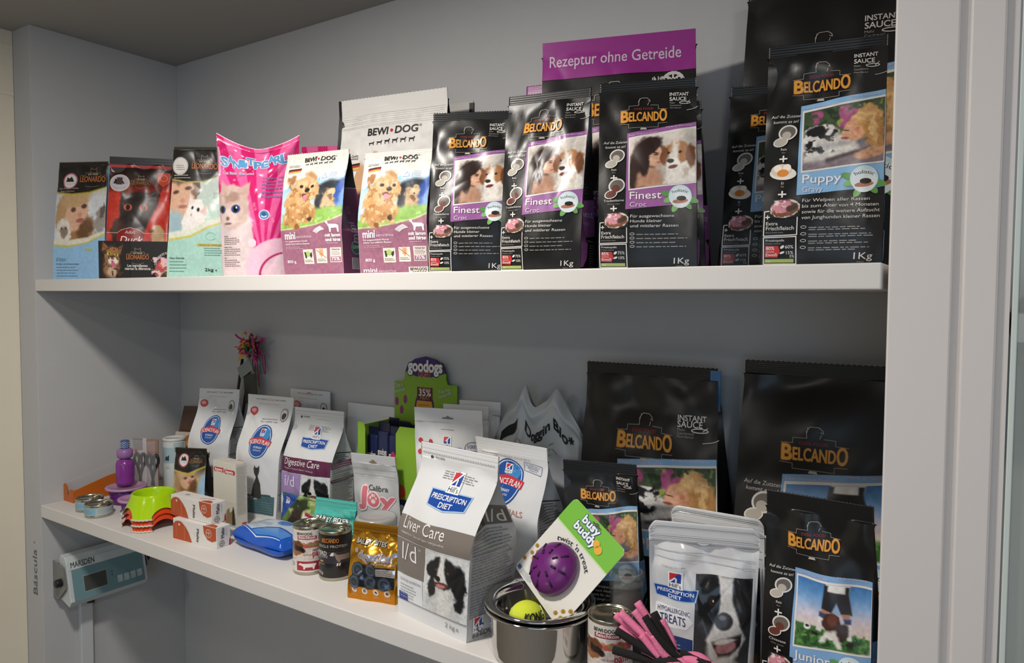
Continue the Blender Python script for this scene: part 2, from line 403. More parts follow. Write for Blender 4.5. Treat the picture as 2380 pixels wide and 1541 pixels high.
JUNIORPIC = [('g', '3f78b8', '5e94cc', '8fb2dc', 'c9c4d4', 'd9c9c4', 'd9c9c4', 'd9c9c4'), ('p', [(0, .66), (.4, .7), (1, .78), (1, 1), (0, 1)], '3d6a35', .03, .02), ('b', '5f8f48', 24, .55, (0, .7, 1, 1)), ('b', '274a24', 20, .56, (0, .72, 1, 1)),
    ('p', [(.42, 0), (.72, 0), (.7, .14), (.44, .12)], 'e8e6e4', .02, 0), ('p', [(.4, .02), (.45, .02), (.44, .14), (.4, .13)], '232024', .02, 0), ('p', [(.66, .02), (.71, .02), (.7, .14), (.66, .13)], '232024', .02, 0),
    ('p', [(.4, .1), (.7, .13), (.76, .44), (.62, .43), (.56, .26), (.5, .42), (.37, .38)], '2a272b', .02, 0),
    ('p', [(.38, .38), (.47, .41), (.44, .47), (.35, .44)], 'b98468', .02, 0), ('p', [(.62, .43), (.73, .43), (.73, .5), (.65, .5)], 'b98468', .02, 0),
    ('p', [(.34, .43), (.45, .46), (.42, .54), (.33, .51)], '3d4870', .02, 0), ('p', [(.65, .5), (.75, .5), (.75, .58), (.67, .58)], '3d4870', .02, 0),
    ('p', [(.33, .51), (.42, .54), (.36, .74), (.29, .72)], 'dedcd8', .02, 0), ('p', [(.67, .58), (.75, .58), (.77, .82), (.71, .82)], 'dedcd8', .02, 0),
    ('e', .5, .58, .12, .14, 0, '4a2f28', .2, .03), ('e', .51, .53, .06, .1, 0, '6e4032', .5, .02), ('e', .64, .72, .09, .14, 10, '3c2b28', .3, .03), ('p', [(.42, .72), (.56, .7), (.6, .82), (.65, .96), (.58, .96), (.52, .84), (.44, .84), (.36, .92), (.33, .9), (.38, .8)], 'e4dfd8', .04, .03),
    ('e', .17, .7, .05, .045, 0, 'e2e2e2', .2, 0), ('e', .17, .69, .03, .018, 0, '202020', .4, 0), ('e', .28, .78, .05, .03, 0, '2a2220', .4, .02), ('e', .75, .88, .05, .04, 0, '2a2220', .4, .02), ('n', .08, 20)]
MEAT = [('bg', '2a2422'), ('e', .45, .68, .42, .26, 0, '7a4d34', .1, .01), ('e', .42, .45, .33, .3, 0, 'd48f9a', .2, .07), ('b', 'f2d8da', 7, .55, (.1, .1, .7, .75)), ('b', 'b1566a', 9, .6, (.1, .1, .7, .8)), ('e', .7, .55, .2, .17, -20, '4a3226', .3, .05), ('b', '8a6a50', 16, .6, (.55, .35, .95, .8))]

def logo_belcando(A, u, v, s, cap=True):
    """lettering between stepped lines with a dog's outline above; s = width of the lettering"""
    a = A.a; k = s/.43
    def o(x, y): return (u+x*k, v-y*k/a)
    A.text('ELCAND', *o(.005, -.052), w=.3*k, h=.095*k, col='d6993f', al='c', b=.03, out='8a4a14', ow=.035)
    A.text('B', *o(-.19, -.056), w=.072*k, h=.115*k, col='d6993f', al='c', b=.035, out='8a4a14', ow=.035)
    A.text('O', *o(.2, -.056), w=.072*k, h=.125*k, col='d6993f', al='c', b=.035, out='8a4a14', ow=.035)
    A.text('DOG FOOD', *o(0, .068), w=.2*k, h=.024*k, col='8c2f2c', al='c', b=.02)
    g = '8a8378'; t = .005*k
    A.line([o(-.24, .07), o(-.15, .075), o(-.15, .115), o(-.05, .12)], t, g); A.line([o(.07, .12), o(.15, .115), o(.15, .075), o(.24, .07)], t, g)
    A.line([o(-.24, -.075), o(-.15, -.08), o(-.15, -.12), o(.15, -.12), o(.15, -.08), o(.24, -.075)], t, g)
    A.line([o(-.05, .12), o(-.055, .17), o(-.03, .205), o(.03, .205), o(.06, .18), o(.065, .16), o(.045, .17)], t, 'a8a198')
    A.line([o(-.05, .16), o(-.045, .2)], t, 'a8a198'); A.line([o(.04, .12), o(.05, .15)], t, 'a8a198')
    A.poly([o(-.035, -.145), o(-.025, -.125), o(.025, -.125), o(.035, -.145)], 'b8b2a8', 5)
def dish(A, u, v, r, spill, kind):
    a = A.a
    A.ell(u+.03, v-.1*r/.07/a*.5, r*1.05, 'dcd8d2', 3, ry=r*.9, rot=20); A.ell(u+.03, v-.1*r/.07/a*.5, r*.86, '6a625c', 3.5, ry=r*.72, rot=20)
    A.ell(u-.03, v+.03/a, r*.85, 'e2ded8', 3.6, ry=r*.55, rot=15, n=14); A.ell(u-.03, v+.03/a, r*.72, spill, 4, ry=r*.45, rot=15, n=12)
    A.ell(u+.02, v-.03/a, r*.5, spill, 4, ry=r*.45)
def holistic(A, u, v, r):
    a = A.a
    for x, y, ro in ((-.9, -.3, 20), (-1.1, .2, -15), (.6, -.75, -50), (-.4, -.95, 60), (1.05, -.35, -20)):
        A.ell(u+x*r, v-y*r/a, r*.55, '7db86a' if ro > 0 else '5e9a4e', 4.2, ry=r*.26, rot=ro, n=14)
    A.ell(u, v, r, 'cfe4ec', 4.6, n=34); A.ell(u, v+.02/a, r*.9, 'e6f1f4', 4.8, n=30)
    A.text('holistic', u, v-.38*r/a, w=1.3*r, h=.28*r, col='27343a', al='c', arc=1.25*r, L=5.4)
    A.ell(u, v+.45*r/a, r*.68, 'b97a62', 5, ry=r*.2, rot=6, n=16); A.ell(u+.1*r, v+.2*r/a, r*.42, '2b1f1c', 5.2, ry=r*.22, n=14)
def art_belcando(kind, a, big=False):
    A = Art(a)
    pc, pic, n1, n2 = {'finest': ('9a5f9c', WOMANDOG, 'Finest', 'Croc'), 'puppy': ('86b4dc', PUPGIRL, 'Puppy', 'Gravy'), 'junior': ('7fa8d4', JUNIORPIC, 'Junior', 'Lamb&Rice')}[kind]
    V = (lambda v: .125+.93*v) if big else (lambda v: v)
    wht = 'd8d4cf'; gy = '9a958e'
    if kind != 'junior':
        A.text('INSTANT', .73, V(.095), w=.19, h=.034, col=wht, b=.02); A.text('SAUCE', .73, V(.122), w=.165, h=.038, col=wht, b=.02)
        A.text('Mehr', .73, V(.138), h=.018, col=gy); A.text('Geschmack', .73, V(.152), h=.017, col=gy); A.text('More flavour', .73, V(.165), h=.015, col=gy)
        A.arc(.88, V(.133), .055, 0, 360, .006, wht, ry=.012); A.line([(.93, V(.12)), (.9, V(.135))], .005, wht); A.arc(.86, V(.15), .16, -75, -20, .004, wht, ry=.05)
    logo_belcando(A, .465 if not big else .49, V(.2), .43 if not big else .37)
    # sloping colour panel with a torn-edged picture
    tl, tr, bl, br = V(.287), V(.24), V(.69), V(.665)
    if kind == 'junior' and not big: tl, tr, bl, br = .32, .315, .745, .74
    dp = bl-.69
    A.poly([(.30, tl), (.995, tr), (.995, br), (.285, bl)], pc, 1)
    pt = .024
    A.poly([(.315, tl+pt), (.995, tr+pt), (.995, .56+dp), (.315, .592+dp)], 'e4dfda', 2)
    A.photo([(.33, tl+pt+.009), (.99, tr+pt+.009), (.985, .553+dp), (.328, .583+dp)], pic, 96 if not big else 110, 96 if not big else 110, seed=3, L=3)
    A.text('Super Premium Quality', .32, tl+.017, w=.3, h=.02, col='cdbfd2', rot=4 if tl > tr+.02 else 0); A.text('Made in Germany', .70, (tl+tr)/2+.006, w=.25, h=.018, col='cdbfd2', rot=4 if tl > tr+.02 else 0)
    A.text(n1, .33, .638+dp, w=.32, h=.075, col='ece8e4', b=.01); A.text(n2, .33, .678+dp, w=.17 if len(n2) < 6 else .42, h=.048, col='d9d0da')
    holistic(A, .835, .628+dp, .115)
    # ingredients column
    A.text('Auf die Zutaten', .05, V(.338), w=.25, h=.026, col=wht, sh=.15); A.text('kommt es an!', .07, V(.362), w=.21, h=.026, col=wht, sh=.15)
    dish(A, .165, V(.432), .078, 'b9b2a6', 0)
    A.text('Reis', .165, V(.485), h=.022, col=wht, al='c'); A.text('Rice', .165, V(.498), h=.013, col=gy, al='c')
    pl = lambda v: (A.line([(.165, V(v-.013)), (.165, V(v+.013))], .014, 'e2dfda'), A.line([(.135, V(v)), (.195, V(v))], .014, 'e2dfda'))
    pl(.523)
    if kind == 'puppy':
        A.ell(.165, V(.59), .115, 'e6dfd6', 3.5, ry=.06, rot=-6); A.ell(.15, V(.575), .09, 'd9c9b6', 4, ry=.06); A.ell(.165, V(.588), .05, 'd8842c', 4.4, ry=.035); A.ell(.12, V(.565), .035, 'f0e6da', 4.3); A.ell(.2, V(.565), .035, 'f0e6da', 4.3)
        A.text('Ei', .165, V(.64), h=.022, col=wht, al='c'); A.text('Egg', .165, V(.652), h=.013, col=gy, al='c')
    else:
        dish(A, .165, V(.594), .082, '6a3a30', 1); A.text('Traubenkerne' if kind == 'finest' else 'Chiasaat', .165, V(.648), w=.21 if kind == 'finest' else .17, h=.024, col=wht, al='c'); A.text('Grape pips' if kind == 'finest' else 'Chia seeds', .165, V(.663), w=.13, h=.013, col=gy, al='c')
    pl(.684)
    if big: return A
    A.photo([(.07, .70), (.32, .695), (.32, .785), (.07, .79)], [('bg', '1b1b1b'), ('e', .5, .55, .5, .42, -5, 'e6dfd8', .06, .05)]+[('e', .5, .58, .46, .36, -5, '7a4d34', .08, .05), ('e', .4, .45, .36, .3, 0, 'd48f9a', .2, .07), ('b', 'f2d8da', 6, .54, (.1, .1, .66, .75)), ('b', 'b1566a', 8, .6, (.1, .1, .7, .8)), ('e', .73, .52, .2, .17, -20, '4a3226', .3, .05)], 44, 34, 5, 4)
    A.line([(.06, .755), (.02, .757), (.015, .865), (.30, .862), (.30, .76)], .009, 'dedad6')
    A.text('+', .03, .795, h=.05, col=wht, b=.03); A.text('Extra', .035, .818, w=.1, h=.03, col=wht, b=.01); A.text('Frischfleisch', .035, .84, w=.24, h=.034, col=wht, b=.01); A.text('Extra fresh meat', .035, .853, w=.15, h=.012, col=gy)
    A.line([(.015, .872), (.295, .87), (.30, .99), (.02, .99)], .009, 'dedad6', closed=True)
    A.text('Proteinquelle', .035, .89, w=.16, h=.02, col=wht); A.text('Protein source', .035, .902, w=.13, h=.013, col=gy)
    A.poly([(.03, .908), (.145, .91), (.16, .935), (.14, .962), (.03, .96)], 'b8322e', 4)
    p = {'finest': ('85%', '75%', '10%'), 'puppy': ('80%', '60%', '15%'), 'junior': ('80%', '60%', '15%')}[kind]
    A.text(p[0], .04, .927, h=.03, col='e8dedc', b=.01); A.text('tierisches', .04, .938, h=.013, col='e8dedc'); A.text('Eiweiß', .04, .955, h=.026, col='e8dedc')
    A.text(p[1], .205, .922, h=.03, col=wht); A.text(p[2], .215, .947, h=.028, col=wht)
    A.ell(.18, .915, .02, wht, 4, ry=.012, rot=40); A.ell(.18, .94, .022, wht, 4, ry=.01, rot=20)
    if kind == 'puppy': A.text('5%', .245, .962, h=.024, col=wht)
    A.rect(.03, .968, .28, .984, '9fae62', 4); A.text('15%', .045, .982, h=.016, col='e8e4d0')
    tx = {'finest': ['Für ausgewachsene', 'Hunde kleiner', 'und mittlerer Rassen'], 'puppy': ['Für Welpen aller Rassen', 'bis zum Alter von 4 Monaten', 'sowie für die weitere Aufzucht', 'von Junghunden kleiner Rassen'], 'junior': ['Für Junghunde', 'aller Rassen', 'ab 4 Monaten']}[kind]
    ww = {'finest': (.44, .32, .48), 'puppy': (.55, .62, .63, .63), 'junior': (.4, .34, .4)}[kind]
    v = {'finest': .735, 'puppy': .722, 'junior': .785}[kind]
    for s, x in zip(tx, ww): A.text(s, .335, v, w=x, h=.03, col=wht, b=.008, sh=.08); v += .025
    v += .012
    for q in range(4):
        A.arc(.355, v-.003, .022, 0, 360, .004, wht, ry=.011); A.micro(.40, v, .92, 1 if kind == 'finest' else 2, .009, gy, .008, seed=q); v += .021 if kind == 'finest' else .029
    A.text('1Kg', .77, .972, w=.15, h=.058, col=wht, b=.005, sh=.05); A.micro(.8, .984, .88, 1, .01, gy, .005)
    return A
def side_belcando(kind, W, H, D):
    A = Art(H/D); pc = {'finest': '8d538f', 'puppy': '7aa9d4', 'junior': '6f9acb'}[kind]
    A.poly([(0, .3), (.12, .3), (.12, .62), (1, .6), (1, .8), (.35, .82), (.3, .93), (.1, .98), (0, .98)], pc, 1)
    A.text({'finest': 'Finest', 'puppy': 'Puppy', 'junior': 'Junior'}[kind], .3, .7, w=.62, h=.16, col='c9b6cc')
    A.text({'finest': 'Croc', 'puppy': 'Gravy', 'junior': 'Lamb'}[kind], .35, .745, w=.4, h=.1, col='b9a6bc')
    A.text('BEWITAL', .4, .845, w=.5, h=.06, col='b8b2aa', b=.02); A.micro(.4, .86, .97, 9, .014, '77726b', .025)
    for i in range(3): A.ell(.5, .2+.09*i, .16, '3a3532', 2, n=16); A.ell(.5, .2+.09*i, .12, '4a3a34', 3, n=14)
    A.micro(.15, .44, .85, 9, .016, '4a4642', .03)
    return A
TERRIER = [('bg', 'dcd8d0'), ('n', .03, 3),
    ('p', [(0, .28), (.3, .235), (.6, .185), (1, .14), (1, .6), (0, .66)], '8fbfe0', .02, 0), ('p', [(0, .31), (.35, .25), (1, .17), (1, .6), (0, .66)], 'b4d6ec', .06, 0),
    ('p', [(.58, .26), (.8, .22), (1, .23), (1, .5), (.6, .5)], '2e3138', .03, .01), ('e', .97, .36, .13, .16, 20, '3558a8', .3, .03), ('e', 1.0, .36, .06, .13, 20, '7aa0d8', .6, .03), ('e', .78, .39, .1, .09, -15, 'c9a982', .25, .05), ('e', .82, .32, .06, .035, 0, 'd8bc94', .3, .05), ('e', .82, .345, .012, .008, 0, '2a1c14', .4, 0), ('b', '8a6848', 16, .62, (.68, .28, .9, .5)),
    ('p', [(0, .56), (.3, .52), (.55, .46), (1, .44), (1, .56), (.6, .63), (0, .64)], '8cb659', .03, .02), ('b', 'a9cc74', 22, .6, (0, .46, 1, .64)),
    ('p', [(0, .622), (.3, .615), (.6, .59), (.85, .555), (1, .515), (1, 1), (0, 1)], '9a667c', .012, 0),
    ('p', [(0, .615), (.3, .608), (.6, .583), (.85, .548), (1, .507), (1, .517), (.85, .557), (.6, .592), (.3, .617), (0, .624)], 'c9d6a0', .008, 0),
    ('p', [(.36, .155), (.42, .13), (.49, .14), (.54, .18), (.55, .24), (.47, .25), (.45, .19)], 'b98a5c', .03, .02),
    ('e', .28, .4, .2, .13, 60, 'c89a66', .15, .05), ('e', .45, .48, .17, .09, 10, 'c0905c', .2, .05), ('p', [(.05, .5), (.25, .42), (.5, .42), (.58, .52), (.5, .555), (.36, .56), (.32, .62), (.22, .63), (.16, .58), (.06, .57)], 'bd8c58', .03, .03),
    ('e', .42, .29, .2, .11, 10, 'cfa272', .15, .05), ('e', .18, .2, .07, .05, 40, 'a87850', .3, .04), ('e', .43, .25, .15, .05, 5, 'dcb78a', .5, .06), ('e', .4, .38, .13, .06, 0, 'd8b184', .4, .06), ('b', 'a87849', 15, .6, (.04, .2, .6, .62)), ('b', 'dab68a', 17, .62, (.04, .2, .62, .62)),
    ('e', .345, .262, .028, .014, 0, '2b1a14', .35, 0), ('e', .51, .265, .026, .014, 0, '2b1a14', .35, 0), ('e', .445, .295, .04, .02, 0, '231a1a', .35, .01), ('e', .41, .345, .05, .018, 20, '5a2a28', .4, .01), ('e', .42, .362, .04, .024, 20, 'd58a96', .3, .01),
    ('e', .3, .6, .05, .022, 0, '8a5c38', .4, .03), ('e', .5, .54, .045, .02, 0, '4a3526', .4, .03), ('n', .1, 30)]
def silh_row(A, u0, u1, v, h, col):
    R = random.Random(2); n = 6
    for i in range(n):
        x = u0+(u1-u0)*(i+.5)/n; k = h*(.5+.5*min(1, (i+1.2)/3.2)); wd = (u1-u0)/n*.36
        P = lambda dx, dy: (x+dx*wd, v-dy*k/A.a)
        A.poly([P(-1, .75), P(.55, .75), P(.6, 1), P(1, .95), P(.95, .75), P(.7, .6), P(.7, 0), P(.5, 0), P(.45, .42), P(-.6, .42), P(-.65, 0), P(-.9, 0), P(-.85, .5), P(-1.2, .95)], col, 4)
def bewi_logo(A, u, v, w, al='c'):
    A.text('BEWI', u-w*.5, v, w=w*.4, h=w*.115, col='26231f', b=.03, sh=.12); A.ell(u-w*.02, v-w*.055/A.a, w*.028, 'b8283a', 5); A.text('DOG', u+w*.05, v, w=w*.42, h=w*.115, col='26231f', b=.03, sh=.12)
    A.text('®', u+w*.5, v-w*.08/A.a, h=w*.04, col='55504a')
def flag(A, u0, v0, u1, v1):
    d = (v1-v0)/3
    for i, c in enumerate(('2b2624', 'b23a34', 'd8b45c')): A.poly([(u0, v0+d*i+.004), (u1, v0+d*i-.006), (u1, v0+d*(i+1)-.006), (u0, v0+d*(i+1)+.004)], c, 3)
def art_bewi(a, second=False):
    A = Art(a); A.photo([(0, .035), (1, .999)], TERRIER, 110, 180, 4, 1); W = 'efe6ea'
    bewi_logo(A, .55, .075, .5); silh_row(A, .31, .77, .105, .032, '26231f')
    A.text('Premium Quality', .08, .108, w=.16, h=.017, col='4a4640'); A.text('Made in Germany', .08, .12, w=.16, h=.017, col='4a4640'); flag(A, .09, .135, .28, .17)
    A.rect(.62, .175, .77, .245, 'e8edf0', 3); A.line([(.645, .23), (.695, .19), (.745, .23)], .006, '4a88b8', closed=True); A.rect(.78, .175, .985, .235, 'dfe8ee', 3); A.micro(.79, .185, .9, 5, .01, '7a8a98', .006)
    A.text('mini', .08, .71, w=.19, h=.095, col=W, b=.035); A.text('sensitive', .29, .705, w=.26, h=.04, col='dcc4d2')
    A.text('Für ausgewachsene Hunde', .08, .735, w=.4, h=.022, col=W, b=.01); A.text('kleiner und mittlerer Rassen', .08, .756, w=.43, h=.022, col=W, b=.01); A.micro(.08, .775, .42, 2, .012, 'd2b4c4', .006)
    P = lambda x, y: (.78+x*.2, .665-y*.09)
    A.poly([P(0, .98), P(.12, .95), P(.18, .7), P(.75, .66), P(.9, .55), P(.92, .0), P(.82, 0), P(.78, .35), P(.4, .33), P(.36, 0), P(.26, 0), P(.24, .4), P(.1, .7), P(-.04, .8)], W, 4)
    for i in range(4): A.arc(.78, .7, .17+.02*i, 100+4*i, 150, .012, W, ry=.1+.015*i)
    A.text('mit lamm', .76, .70, w=.22, h=.042, col=W, b=.05); A.text('und hirse', .76, .735, w=.22, h=.042, col=W, b=.05); A.micro(.77, .75, .97, 1, .01, 'd2b4c4', .008)
    for i, (x, y) in enumerate(((.38, .795), (.595, .79), (.81, .785))):
        A.rect(x, y, x+.17, y+.115, 'ded6cc', 3)
        if i == 0: silh_row(A, x+.02, x+.9, y+.06, .0, '333333'); A.poly([(x+.02, y+.02), (x+.13, y+.03), (x+.15, y+.02), (x+.15, y+.05), (x+.13, y+.07), (x+.11, y+.05), (x+.06, y+.05), (x+.05, y+.07), (x+.03, y+.07)], '3a3a34', 4); A.ell(x+.085, y+.035, .035, 'a9c46a', 5)
        if i == 1:
            A.line([(x+.085, y+.07), (x+.085, y-.005)], .01, 'd39a5c')
            for q in range(4): A.line([(x+.055, y+.005+q*.013), (x+.085, y+.02+q*.013), (x+.115, y+.005+q*.013)], .01, 'd39a5c')
            A.line([(x+.01, y+.01), (x+.16, y+.075)], .006, 'b8443c', 5)
        if i == 2: A.text('Verkauf der', x+.085, y+.02, w=.13, h=.02, col='7a4a68', al='c', b=.02); A.micro(x+.02, y+.032, x+.16, 3, .012, '9a7a8c', .007); A.rect(x+.01, y+.07, x+.16, y+.108, '9a667c', 4); A.text('75%', x+.085, y+.1, w=.12, h=.042, col=W, al='c', b=.03)
        else: A.micro(x+.02, y+.085, x+.16, 2, .012, '7a6a60', .008)
    A.text('800 g', .09, .9, w=.15, h=.036, col=W, b=.02)
    if second: A.text('mini', .06, .985, w=.2, h=.05, col=W, b=.035); A.text('sensitive', .28, .985, w=.26, h=.034, col='dcc4d2'); A.rect(.72, .945, 1, .995, 'ded6cc', 3); A.text('BEWI-DOG', .86, .972, w=.23, h=.032, col='26231f', al='c', b=.02); silh_row(A, .76, .97, .988, .02, '26231f')
    return A
def side_bewi(a):
    A = Art(a); A.rect(0, .3, 1, 1, '6d3a58', 1); A.rect(0, .3, 1, .305, 'c0a8b6', 2); A.text('mini', .62, .66, w=.36*1.6, h=.3, col='a98aa0', b=.03, rot=90, al='c'); A.micro(.3, .45, .7, 6, .012, '93708a', .02)
    A.ell(.5, .78, .2, '7a9a86', 3); A.ell(.5, .78, .17, '2f5a46', 3.5); A.text('GMP+', .5, .79, w=.3, h=.1, col='d8e0da', al='c'); A.rect(.3, .86, .8, .95, 'c9bfc6', 3)
    for i in range(9): A.line([(.34+i*.05, .865), (.34+i*.05, .945)], .02, '4a3a44', 4)
    return A
def leonardo(A, u, v, w, c='b06a3c'):
    A.text('LEONARDO', u, v, w=w, h=w*.2, col=c, al='c', b=.03); A.text('CAT FOOD', u, v-.24*w/A.a, w=w*.42, h=w*.06, col='c9c1b4', al='c', b=.02); a = A.a
    A.line([(u-.5*w, v-.24*w/a), (u-.3*w, v-.24*w/a), (u-.3*w, v-.33*w/a), (u+.3*w, v-.33*w/a), (u+.3*w, v-.24*w/a), (u+.5*w, v-.24*w/a)], .006, '9a7a5a'); A.line([(u-.12*w, v-.33*w/a), (u-.12*w, v-.52*w/a), (u-.04*w, v-.46*w/a), (u+.06*w, v-.46*w/a), (u+.13*w, v-.52*w/a), (u+.14*w, v-.33*w/a)], .006, '9a8a74'); A.arc(u, v+.12*w/a, .28*w, 200, 340, .005, '9a8a74', ry=.03)
def badge(A, u, v, r, rim, fill='d8d2cc'):
    A.ell(u, v, r, rim, 3); A.ell(u, v, r*.84, fill, 3.5); A.poly([(u-.6*r, v+.1*r/A.a), (u-.45*r, v-.5*r/A.a), (u-.2*r, v-.3*r/A.a), (u+.1*r, v-.55*r/A.a), (u+.5*r, v+.1*r/A.a)], '2b2422', 4.5); A.arc(u, v+.05*r/A.a, .75*r, 200, 340, .02, 'b8c6d4', ry=.35*r)
GIRL = [('e', .35, .48, .34, .23, 0, 'b99468', .2, .05), ('e', .55, .6, .28, .18, 0, '9c7448', .3, .07), ('e', .47, .45, .21, .155, 20, 'dcae92', .15, .01), ('e', .42, .33, .3, .07, -12, 'c3a076', .35, .04), ('e', .66, .58, .12, .1, 30, '6b4a30', .4, .05),
    ('e', .42, .415, .05, .02, -12, '5a4238', .5, 0), ('e', .62, .385, .05, .02, -12, '5a4238', .5, 0), ('e', .56, .46, .045, .02, -8, 'c99078', .6, 0), ('e', .57, .505, .08, .018, -12, 'a85e58', .5, 0)]
KITTEN = [('g', 'ab9a80', 'b8ac96', 'cfd4d6', 'd4dcdf', 'b9cfe0', '9cc2e0', '9cc2e0'), ('n', .08, 4)] + GIRL + [('e', .22, .6, .17, .12, 0, 'ded8d0', .2, .06), ('e', .22, .6, .08, .05, 0, '8c7866', .5, .05), ('e', .17, .57, .018, .01, 0, '39424a', .4, 0), ('e', .27, .57, .018, .01, 0, '39424a', .4, 0), ('e', .92, .5, .1, .1, 0, '9a938c', .3, .06), ('e', .95, .42, .04, .06, 10, '6a5e58', .3, .04),
    ('p', [(0, .655), (.35, .67), (.7, .645), (1, .59), (1, 1), (0, 1)], 'dcd9c8', .012, 0), ('p', [(0, .70), (.35, .715), (.7, .685), (1, .61), (1, 1), (0, 1)], 'c9b83c', .01, 0), ('p', [(0, .715), (.35, .728), (.7, .695), (1, .625), (1, 1), (0, 1)], '8fbbdf', .01, 0),
    ('p', [(0, 0), (1, 0), (1, .22), (.7, .275), (.35, .29), (0, .27)], 'b9a83c', .01, 0), ('p', [(0, 0), (1, 0), (1, .21), (.7, .26), (.35, .275), (0, .255)], '201c1a', .01, 0), ('n', .06, 30)]
def art_kitten(a):
    A = Art(a); A.photo([(0, .0), (1, .999)], KITTEN, 90, 150, 6, 1); badge(A, .27, .165, .15, 'b0566a'); leonardo(A, .72, .175, .5); A.text('Super Premium Quality', .05, .235, w=.42, h=.026, col='b8b0a6'); A.text('Made in Germany', .1, .26, w=.3, h=.024, col='b8b0a6')
    A.text('Kitten', .08, .845, w=.2, h=.07, col='5f86a8', sh=.25); A.text('Für kleine und wachsende Katzen', .08, .872, w=.46, h=.022, col='3a5068', b=.02); A.micro(.08, .895, .55, 4, .024, '5a748c', .012); A.rect(.66, .74, .8, .755, 'b9b83c', 3); return A
BLACKCAT = [('g', '1d1615', '2a1816', 'b23226', 'c9382a', 'b52c22', '7a1c18', '6a1814'), ('p', [(0, .3), (.2, .27), (.22, .6), (0, .68)], 'c23a2a', .05, 0), ('p', [(.8, .27), (1, .22), (1, .7), (.62, .68)], 'cc3426', .05, 0), ('n', .06, 5),
    ('p', [(.24, .28), (.3, .31), (.72, .29), (.86, .25), (.8, .42), (.7, .5), (.62, .62), (.6, .72), (.1, .7), (.08, .6), (.22, .5), (.2, .4)], '2a2120', .03, .03), ('e', .48, .42, .26, .14, 0, '2c2423', .2, .02), ('e', .45, .55, .16, .08, 0, '322826', .4, .03), ('e', .2, .6, .12, .08, 0, '4a322a', .5, .05), ('p', [(.74, .33), (.83, .27), (.79, .38)], '5a4340', .02, .01), ('n', .14, 30),
    ('e', .34, .415, .07, .028, 8, 'd2603c', .2, 0), ('e', .34, .415, .035, .024, 0, '1a1010', .3, 0), ('e', .59, .415, .07, .028, -8, 'd2603c', .2, 0), ('e', .59, .415, .035, .024, 0, '1a1010', .3, 0), ('e', .43, .52, .035, .014, 0, '191312', .4, 0),
    ('e', .85, .66, .1, .1, 0, 'c9a878', .2, .02), ('e', .82, .6, .075, .045, 0, 'cfb086', .3, .01), ('p', [(.7, .6), (.78, .595), (.78, .61), (.7, .615)], '5a4232', .02, 0), ('p', [(0, .0), (1, 0), (1, .06), (0, .06)], '1c1717', .01, 0)]
def art_duck(a):
    A = Art(a); A.photo([(0, .0), (1, .999)], BLACKCAT, 90, 150, 8, 1); A.rect(0, .062, 1, .085, 'b02c24', 2); badge(A, .18, .215, .16, 'c8c0ba', 'b9aeb2'); A.rect(.13, .17, .22, .23, '4a3a3e', 5); leonardo(A, .52, .225, .32, '8a6a3c')
    A.poly([(.78, .12), (.98, .12), (.98, .2), (.88, .24), (.78, .2)], 'c2452c', 3); A.arc(.88, .165, .06, 0, 360, .008, 'dca090', ry=.055)
    A.poly([(.18, .63), (.25, .6), (.4, .58), (.55, .6), (.62, .63), (.62, .72), (.18, .72)], '8e1f1e', 3); A.line([(0, .62), (.18, .625), (.25, .6), (.4, .58), (.55, .6), (.62, .625), (1, .62)], .008, 'dcc8c0')
    A.text('Adult', .4, .63, w=.17, h=.055, col='e6d8d4', al='c', sh=.2); A.text('Duck', .42, .705, w=.36, h=.12, col='ece2de', al='c', sh=.2, b=.01); return A
MANCAT = [('g', 'b9c2b8', 'b4c2b8', 'bccac2', 'b9d0c4', 'a6d4c2', 'a8cfc3', 'a8cfc3'), ('e', .22, .35, .25, .26, 0, 'd3a88e', .15, .02), ('e', .2, .2, .32, .09, -5, '5c4638', .4, .04), ('e', .46, .28, .06, .14, 0, '6a5040', .5, .04), ('e', .1, .355, .06, .014, -10, '5a4236', .5, 0), ('e', .33, .325, .06, .014, -10, '5a4236', .5, 0), ('e', .24, .42, .05, .02, 0, 'c08c74', .6, 0), ('e', .24, .465, .08, .014, -5, 'a2665c', .5, 0), ('e', .1, .6, .2, .1, 0, '9cb4bc', .4, .03),
    ('e', .45, .58, .2, .13, 20, 'e6e0dc', .15, .04), ('e', .47, .49, .15, .085, 20, 'ece6e2', .15, .02), ('p', [(.33, .46), (.36, .37), (.45, .43)], 'e4d4d0', .02, .01), ('p', [(.56, .5), (.72, .45), (.65, .54)], 'dcb8b2', .02, .01), ('e', .42, .475, .02, .014, 0, '2b2c34', .3, 0), ('e', .53, .49, .026, .016, 0, '2b2c34', .3, 0), ('e', .41, .53, .016, .01, 0, 'c89a94', .4, 0),
    ('p', [(0, .66), (.4, .64), (.7, .57), (1, .53), (1, 1), (0, 1)], 'd6dccb', .012, 0), ('p', [(0, .71), (.4, .685), (.7, .615), (1, .565), (1, 1), (0, 1)], 'c9b84c', .01, 0), ('p', [(0, .725), (.4, .70), (.7, .63), (1, .58), (1, 1), (0, 1)], 'a3cbbf', .01, 0), ('p', [(0, 0), (1, 0), (1, .21), (.6, .275), (.3, .285), (0, .26)], 'b9ad5c', .01, 0), ('p', [(0, 0), (1, 0), (1, .2), (.6, .265), (.3, .275), (0, .25)], '211d1b', .01, 0), ('n', .06, 30)]
